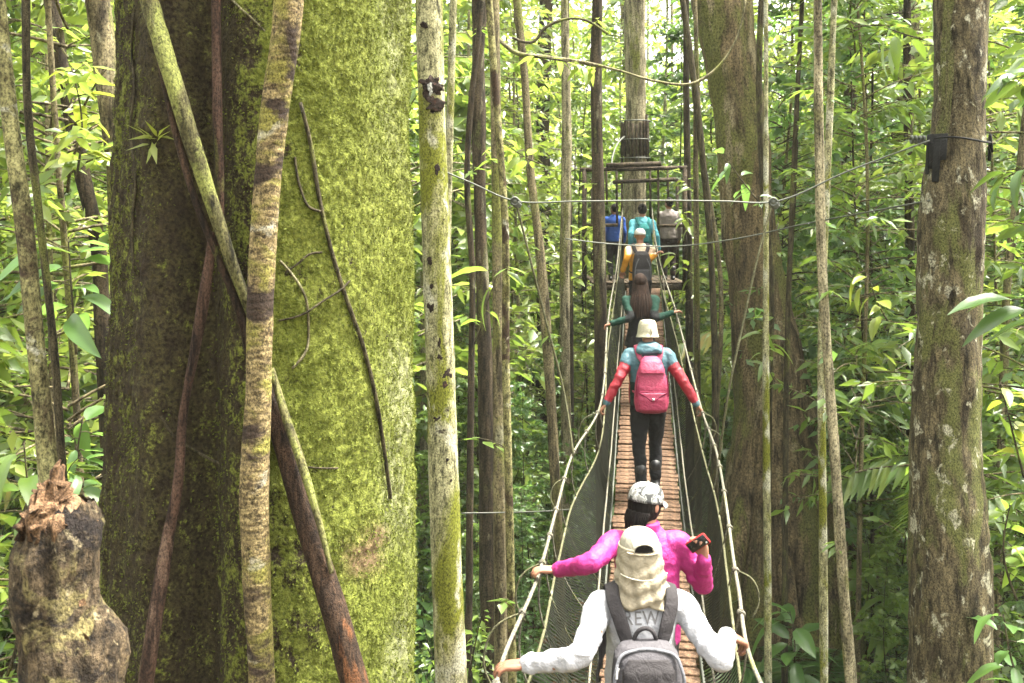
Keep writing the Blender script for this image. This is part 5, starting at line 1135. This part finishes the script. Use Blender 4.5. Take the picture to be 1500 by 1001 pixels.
def zone(px):
    return ("left of the giant trunk" if px < 260 else "between pale trunk and bridge" if px < 905 else
            "just right of the bridge" if px < 1120 else "left of the lichen spotted trunk" if px < 1390 else "right of the lichen spotted trunk")
first = set(); PLACED = []
ORD = ["leftmost", "second", "third", "fourth", "fifth", "sixth", "seventh", "eighth", "ninth", "tenth", "eleventh", "twelfth", "thirteenth", "fourteenth", "fifteenth", "sixteenth", "seventeenth", "eighteenth", "nineteenth", "twentieth", "twentyfirst", "twentysecond", "twentythird", "twentyfourth"]
def name_all():
    d = {}
    for o, kind, zz in PLACED: d.setdefault((kind, zz), []).append(o)
    for (kind, zz), os_ in d.items():
        os_.sort(key=lambda o: o.location.x / o.location.y)
        for i, o in enumerate(os_):
            one = kind[:-1] if not kind.endswith("leaves") else kind
            if len(os_) == 1: o["label"] = f"lone {one} {zz}"; del o["group"]
            else:
                o["group"] = f"{kind} {zz}"
                o["label"] = f"leftmost of the {kind} {zz}" if i == 0 else f"rightmost of the {kind} {zz}" if i == len(os_) - 1 else f"{ORD[min(i, 23)]} from left of the {kind} {zz}"

def put(proto, x, y, rz, s, label, cat, group):
    z = float(gz(np.array([x]), np.array([y]))[0])
    if proto.name not in first and proto.users_collection == ():
        COL.objects.link(proto)
        first.add(proto.name); o = proto; o.location = (x, y, z); o.rotation_euler = (0, 0, rz); o.scale = (s, s, s); o["label"] = label; o["group"] = group
    else: o = tree_copy(proto, (x, y, z), rz, s, label, group)
    o["category"] = cat; PLACED.append((o, label, group)); return o
rv = np.random.default_rng(5)
def clear(px, d, R_):
    """keep the bridge, its walkers, the platform and the named trunks in view"""
    m = R_ * F / d
    if d < 22 and abs(px - 945) < 95 + m * .75: return False
    if d < 15.5 and 1000 < px < 1200 and abs(px - 1110) < 70 + m * .6: return False
    if d < 9 and abs(px - 1390) < 80 + m: return False
    if d < 16 and 610 < px < 900: return False
    if d < 7.0 and 120 < px < 640: return False
    return True
taken = []
def far_enough(x, y, m):
    for a, b in taken:
        if (a - x) ** 2 + (b - y) ** 2 < m * m: return False
    taken.append((x, y)); return True
n = 0; tries = 0
while n < 140 and tries < 6000:
    tries += 1; d = math.sqrt(rv.uniform(7.5 ** 2, 27 ** 2)); px = rv.uniform(-220, 1640)
    if 250 < px < 600 and rv.random() < .75: continue
    if d < 12 and not (px < 130 or px > 1500): continue
    if not clear(px, d, 1.5): continue
    if px > 1080 and d < 17 and rv.random() < .72: continue
    x = d * (px - 750) / F
    if not far_enough(x, d, 1.15): continue
    k = int(rv.integers(6)); zz = zone(px)
    kind = ("mid green leafy trees", "tall drooping leaved trees", "fine leaved cool green trees", "tall yellow green leafy trees", "low bushy dark stemmed trees", "small leaved pale green trees")[k]
    put(SAPL[k], x, d, rv.uniform(0, 6.28), rv.uniform(.85, 1.15), kind, "tree", zz); n += 1
n = 0; tries = 0
while n < 44 and tries < 4000:
    tries += 1; d = math.sqrt(rv.uniform(10 ** 2, 36 ** 2)); px = rv.uniform(-200, 1700)
    if 230 < px < 600 and rv.random() < .8: continue
    if d < 22 and abs(px - 935) < 75: continue
    if d < 16 and 1010 < px < 1200: continue
    x = d * (px - 750) / F; k = int(rv.integers(4)); zz = zone(px)
    if not far_enough(x, d, .5): continue
    kind = ("slender pale grey trees", "slender grey brown trees", "slender dark trees", "thin greenish pale trees")[k]
    put(POLES[k], x, d, rv.uniform(0, 6.28), rv.uniform(.8, 1.25), kind, "tree", zz); n += 1
n = 0; tries = 0
while n < 235 and tries < 8000:
    tries += 1; d = math.sqrt(rv.uniform(8.5 ** 2, 27 ** 2)); px = rv.uniform(-250, 1750)
    if 250 < px < 600 and rv.random() < .75: continue
    x = d * (px - 750) / F
    if abs(x - float(xb(d))) < 1.7 and d < 19: continue
    if 1180 < px < 1340 and d < 15.5: continue
    if d < 15.5 and 1060 < px < 1180: continue
    k = int(rv.integers(5)); zz = zone(px); s = rv.uniform(.7, 1.2)
    if d < 13.5: s *= .8
    kind = ("mid green shrubs", "low large leaved shrubs", "fine leaved shrubs", "deep green shrubs", "bluish green shrubs")[k]
    put(SHRUB[k], x, d, rv.uniform(0, 6.28), s, kind, "shrub", zz); n += 1
n = 0; tries = 0
while n < 130 and tries < 4000:
    tries += 1; d = math.sqrt(rv.uniform(8.5 ** 2, 22 ** 2)); px = rv.uniform(600, 1700) if rv.random() < .8 else rv.uniform(-200, 240)
    x = d * (px - 750) / F
    if abs(x - float(xb(d))) < 1.1 and d < 19: continue
    k = int(rv.integers(3)); zz = zone(px); kind = ("arching green ferns", "palm seedlings", "cool green ferns")[k]
    put(FERN[k], x, d, rv.uniform(0, 6.28), rv.uniform(.6, 1.1), kind, "palm" if k == 1 else "fern", zz); n += 1
for px, d in ((1440, 17), (1345, 24), (1250, 26), (560 + 140, 24), (780, 27), (60, 15), (1500, 12.5), (1180, 21)):
    put(PALM, d * (px - 750) / F, d, rv.uniform(0, 6), rv.uniform(.9, 1.5), "tall arching palms", "palm", zone(px))

for px, d, k, sc_ in ((1255, 14.9, 4, .5), (1315, 13.8, 4, .48), (1345, 12.6, 2, .42), (1225, 15.8, 5, .6), (1290, 16.5, 0, .6), (1465, 10.5, 4, .5), (1510, 9.5, 2, .5), (690, 15, 4, .5), (780, 14, 2, .42), (640, 14, 4, .45), (665, 17, 2, .5), (725, 18, 5, .5), (755, 16, 4, .42), (815, 17, 2, .45), (850, 19, 5, .5), (700, 12.5, 4, .33), (770, 12, 2, .33), (835, 14.5, 4, .36), (1270, 17.5, 2, .5), (1330, 16, 5, .42), (1420, 13, 2, .45), (1300, 12.2, 4, .3), (880, 22, 0, .7), (700, 21, 5, .7), (760, 23, 0, .75), (1270, 21, 5, .7), (1340, 20, 0, .7), (1180, 22, 2, .7)):
    put(SAPL[k], d * (px - 750) / F, d, rv.uniform(0, 6.28), sc_, ("mid green leafy trees", "", "fine leaved cool green trees", "", "low bushy dark stemmed trees", "small leaved pale green trees")[k], "tree", zone(px))
name_all()
# ---- large leaved plants near the camera, every leaf its own part
def blade(n=9, L=.4, W=.15, droop=.35, fold=.16, seed=0):
    """one broad leaf along +Y, wavy margin, raised sides, with a petiole"""
    rng = np.random.default_rng(seed); u = np.linspace(0, 1, n); w = W / 2 * np.sin(np.pi * u ** .8) ** .75; w[0] = .003; w[-1] = .001
    ctr = np.c_[0 * u, L * u, -L * droop * u ** 2]; V = []
    for k in range(n):
        for s in (-1, -.5, 0, .5, 1): V.append(ctr[k] + [s * w[k], 0, abs(s) * w[k] * fold * 2 + .012 * L * math.sin(k * 2.1 + s * 2 + seed) * abs(s)])
    i = (np.arange(n - 1)[:, None] * 5 + np.arange(4)[None, :]).ravel(); return np.array(V), [np.stack([i, i + 1, i + 6, i + 5], -1)]
BL = [mesh("leaf", *blade(seed=s, droop=dr, W=w)) for s, dr, w in ((1, .35, .15), (2, .55, .13), (3, .2, .17), (4, .8, .14))]
def bigleaf_plant(label, base, stem_pts, specs, mat, cat="plant", bark='vine', r0=.010):
    """specs: (t on the stem, azimuth deg, pitch deg, length)"""
    t = thing("broadleaf_plant", base, label, cat); c = catmull(np.array(stem_pts), 24); wl_("stem", *tube(c, np.linspace(r0, r0 * .4, 24), 6), M[bark], t)
    me_ = {}
    for k, (f, az, pit, L) in enumerate(specs):
        p = np.array([np.interp(f, np.linspace(0, 1, 24), c[:, j]) for j in range(3)])
        az, pit = rad(az), rad(pit); pd = np.array([math.sin(az) * math.cos(pit), math.cos(az) * math.cos(pit), math.sin(pit)]); q = p + pd * L * .25
        wl_("petiole", *tube([p, (p + q) / 2 + [0, 0, .01], q], .0035, 4), M['vine'], t)
        key = (k % 4, mat)
        if key not in me_: me_[key] = BL[k % 4].copy(); me_[key].materials.append(M[mat])
        o = link("leaf", me_[key], None, t, Vector(q - wpos(t))); o.rotation_euler = (pit, rv.normal(0, .35), -az); o.scale = (L / .4,) * 3
def along(px, py, d): return P(px, py, d)
def rs(n, L, lo=.2, p=(-35, 25)): return [(lo + (1 - lo) * (k + .5) / n, rv.uniform(0, 360), rv.uniform(*p), L * rv.uniform(.7, 1.2)) for k in range(n)]
bigleaf_plant("broad leaved plant with long drooping pale leaves left of the giant trunk at mid height", P(110, 520, 6.5), [P(112, 520, 6.5), P(105, 430, 6.5), P(100, 350, 6.5)], rs(13, .34, .3), 'leaf_cool')
bigleaf_plant("broad leaved plant with oval hanging leaves beside the mottled leaning trunk", P(120, 760, 6.2), [P(118, 760, 6.2), P(112, 680, 6.2), P(122, 610, 6.2)], rs(12, .24, .25), 'leaf_cool')
bigleaf_plant("leafy plant with narrow leaves behind the broken stump", P(30, 800, 5.6), [P(30, 820, 5.6), P(40, 740, 5.6), P(35, 650, 5.6)], rs(12, .26, .2), 'leaf')
bigleaf_plant("leafy spray in the upper left above the mottled leaning trunk", P(110, 260, 7.5), [P(112, 260, 7.5), P(120, 180, 7.5), P(105, 100, 7.5)], rs(12, .26, .1), 'leaf_yellow')
bigleaf_plant("plant with deep green leaves low beside the stump", P(10, 960, 5.0), [P(10, 990, 5.0), P(25, 930, 5.0), P(10, 880, 5.0)], rs(10, .22, .1), 'leaf_dark')
bigleaf_plant("single stalk with two big leaves, one bleached, right of the pale trunk", P(712, 440, 9.5), [P(690, 520, 9.5), P(712, 450, 9.5), P(732, 392, 9.5)], [(.95, -80, 5, .40), (.85, -95, -55, .36), (.4, -60, -10, .2), (.5, 100, -20, .2)], 'leaf')
bigleaf_plant("big hanging leaves on a twig just left of the lichen spotted trunk", P(1330, 70, 8.5), [P(1360, 60, 8.4), P(1330, 52, 8.5), P(1295, 40, 8.6)], [(.9, -70, -75, .34), (.6, -30, -70, .30), (.45, 60, -30, .24), (.75, 200, -50, .26), (.25, 150, -20, .24)], 'leaf')
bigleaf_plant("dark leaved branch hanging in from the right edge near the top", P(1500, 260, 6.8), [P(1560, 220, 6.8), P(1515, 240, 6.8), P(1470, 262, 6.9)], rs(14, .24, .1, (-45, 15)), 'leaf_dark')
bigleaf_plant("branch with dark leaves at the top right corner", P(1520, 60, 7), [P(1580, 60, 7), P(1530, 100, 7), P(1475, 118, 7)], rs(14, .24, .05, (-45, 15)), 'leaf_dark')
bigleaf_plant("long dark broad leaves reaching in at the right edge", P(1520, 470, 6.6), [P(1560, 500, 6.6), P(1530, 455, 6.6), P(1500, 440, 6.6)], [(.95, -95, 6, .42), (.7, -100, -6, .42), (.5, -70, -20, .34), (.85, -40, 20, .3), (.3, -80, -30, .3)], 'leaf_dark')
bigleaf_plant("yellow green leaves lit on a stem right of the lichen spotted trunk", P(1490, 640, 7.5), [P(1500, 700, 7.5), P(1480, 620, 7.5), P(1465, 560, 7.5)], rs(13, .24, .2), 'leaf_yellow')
bigleaf_plant("broad green leaves low at the right edge behind the lichen spotted trunk", P(1470, 860, 7.5), [P(1490, 880, 7.5), P(1470, 810, 7.5), P(1480, 740, 7.5)], rs(14, .26, .2), 'leaf')
bigleaf_plant("leafy stem in the lower right corner", P(1480, 990, 7), [P(1500, 1020, 7), P(1480, 960, 7), P(1470, 900, 7)], rs(12, .24, .1), 'leaf_cool')
bigleaf_plant("leafy twig growing over the buttressed trunk right of the cable knot", P(1085, 280, 11), [P(1115, 300, 11), P(1085, 262, 11), P(1060, 225, 11)], rs(9, .26, .1), 'leaf_cool')
bigleaf_plant("small creeper with fine leaves on the middle of the buttressed trunk", P(1120, 520, 13), [P(1135, 560, 13), P(1120, 510, 13), P(1140, 460, 13)], rs(14, .26, .05), 'leaf')
bigleaf_plant("yellowish leaves on a twig between shaded trunk and lichen spotted trunk", P(1290, 440, 11), [P(1300, 470, 11), P(1280, 430, 11), P(1270, 390, 11)], rs(8, .30, .1), 'leaf_yellow')
bigleaf_plant("leafy twig crossing above the banded pole left of the bridge", P(770, 220, 11), [P(790, 240, 11), P(760, 225, 11), P(735, 205, 11)], rs(10, .26, .1), 'leaf_far')
bigleaf_plant("leafy sprays hanging from the crossing branch", P(820, 90, 11.2), [P(780, 82, 11.3), P(830, 90, 11.2), P(880, 100, 11.2)], rs(14, .22, .0, (-60, 10)), 'leaf_far')
for px, py, d, lab in ((872, 318, 17.6, "leafy twig half hiding the left side of the far platform"), (1000, 325, 17.6, "leafy twig half hiding the right side of the far platform"), (862, 385, 17.3, "leaf cluster below the left end of the far platform"), (996, 392, 17.4, "leaf cluster below the right end of the far platform"), (1000, 268, 18, "single leafy twig over the far platform's top beam")):
    bigleaf_plant(lab, P(px, py + 30, d), [P(px + (40 if px > 930 else -40), py + 30, d), P(px + 8, py, d), P(px - 6, py - 22, d)], rs(13, .26, .1, (-40, 35)), 'leaf_far')
for px, py, d, lab in ((1270, 820, 13.5, "large leaved ground plant behind the twin poles"), (1160, 940, 12.3, "strap leaved ground plant at the foot of the buttress roots"), (1310, 890, 12.5, "leafy ground plant left of the lichen spotted trunk's foot"), (1225, 690, 15.2, "bright leafy bush above the buttress roots' right end")):
    bigleaf_plant(lab, P(px, py + 40, d), [P(px, py + 60, d), P(px + 4, py, d), P(px - 3, py - 45, d)], rs(18, .44, .1, (-25, 45)), 'leaf' if px != 1160 else 'leaf_cool')

# ---- the forest beyond reads as one mass of leaves
n = 300000
y = np.sqrt(rv.uniform(29 ** 2, 46 ** 2, n)); pxx = rv.uniform(-330, 1830, n); x = y * (pxx - 750) / F
z = rv.beta(1.05, 1.25, n) * (y * .30 + 6.0)
clump = fbm(np.stack([x, y, z], -1), .42, 61, 2) + .5 * fbm(np.stack([x, y, z], -1), 1.3, 66, 2)
keep = clump > rv.normal(0.0, .15, n) + .06 * np.clip(z - 6.5, 0, 14)
x, y, z = x[keep], y[keep], z[keep]; n = len(x); a = rv.uniform(0, 6.283, n)
V, Fs = leaves(np.stack([x, y, z + gz(x, y)], -1), np.c_[np.cos(a), np.sin(a), rv.normal(-.35, .5, n)], np.c_[rv.normal(0, .9, (n, 2)), np.ones(n)], rv.uniform(.25, .6, n), rv.uniform(.12, .28, n), True)
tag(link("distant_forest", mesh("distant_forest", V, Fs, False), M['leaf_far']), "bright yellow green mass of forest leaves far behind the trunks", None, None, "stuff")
n = 60000      # low cover on the ground
y = np.sqrt(rv.uniform(9 ** 2, 34 ** 2, n)); pxx = rv.uniform(-300, 1800, n); x = y * (pxx - 750) / F
kp = (fbm(np.stack([x, y, 0 * x], -1), .6, 71, 2) > rv.normal(-.05, .15, n)) & ~((pxx > 1180) & (pxx < 1330) & (y < 15.5)); x, y = x[kp], y[kp]; n = len(x); a = rv.uniform(0, 6.283, n)
V, Fs = leaves(np.stack([x, y, gz(x, y) + rv.uniform(.05, .5, n)], -1), np.c_[np.cos(a), np.sin(a), rv.normal(.1, .4, n)], np.c_[rv.normal(0, .4, (n, 2)), np.ones(n)], rv.uniform(.10, .26, n), rv.uniform(.05, .11, n), True)
tag(link("ground_cover", mesh("ground_cover", V, Fs, False), M['leaf_cool']), "low leafy ground cover on the forest floor", None, None, "stuff")

# ---- humid forest air
bm = bmesh.new(); bmesh.ops.create_cube(bm, size=1.0)
V, Fs = from_bm(bm); V = V * [236, 206, 26.5] + [0, 36, 11.0]
t = NT("haze_air"); t.N.remove(t.p); pvn = t.N.new("ShaderNodeVolumePrincipled"); pvn.inputs['Color'].default_value = (0.97, 1.0, 0.90, 1); pvn.inputs['Density'].default_value = 0.0004; pvn.inputs['Anisotropy'].default_value = 0.0
t.L.new(pvn.outputs[0], t.out.inputs['Volume'])
tag(link("haze", mesh("haze", V, Fs, False), t.m), "pale humid air filling the forest", None, None, "stuff")
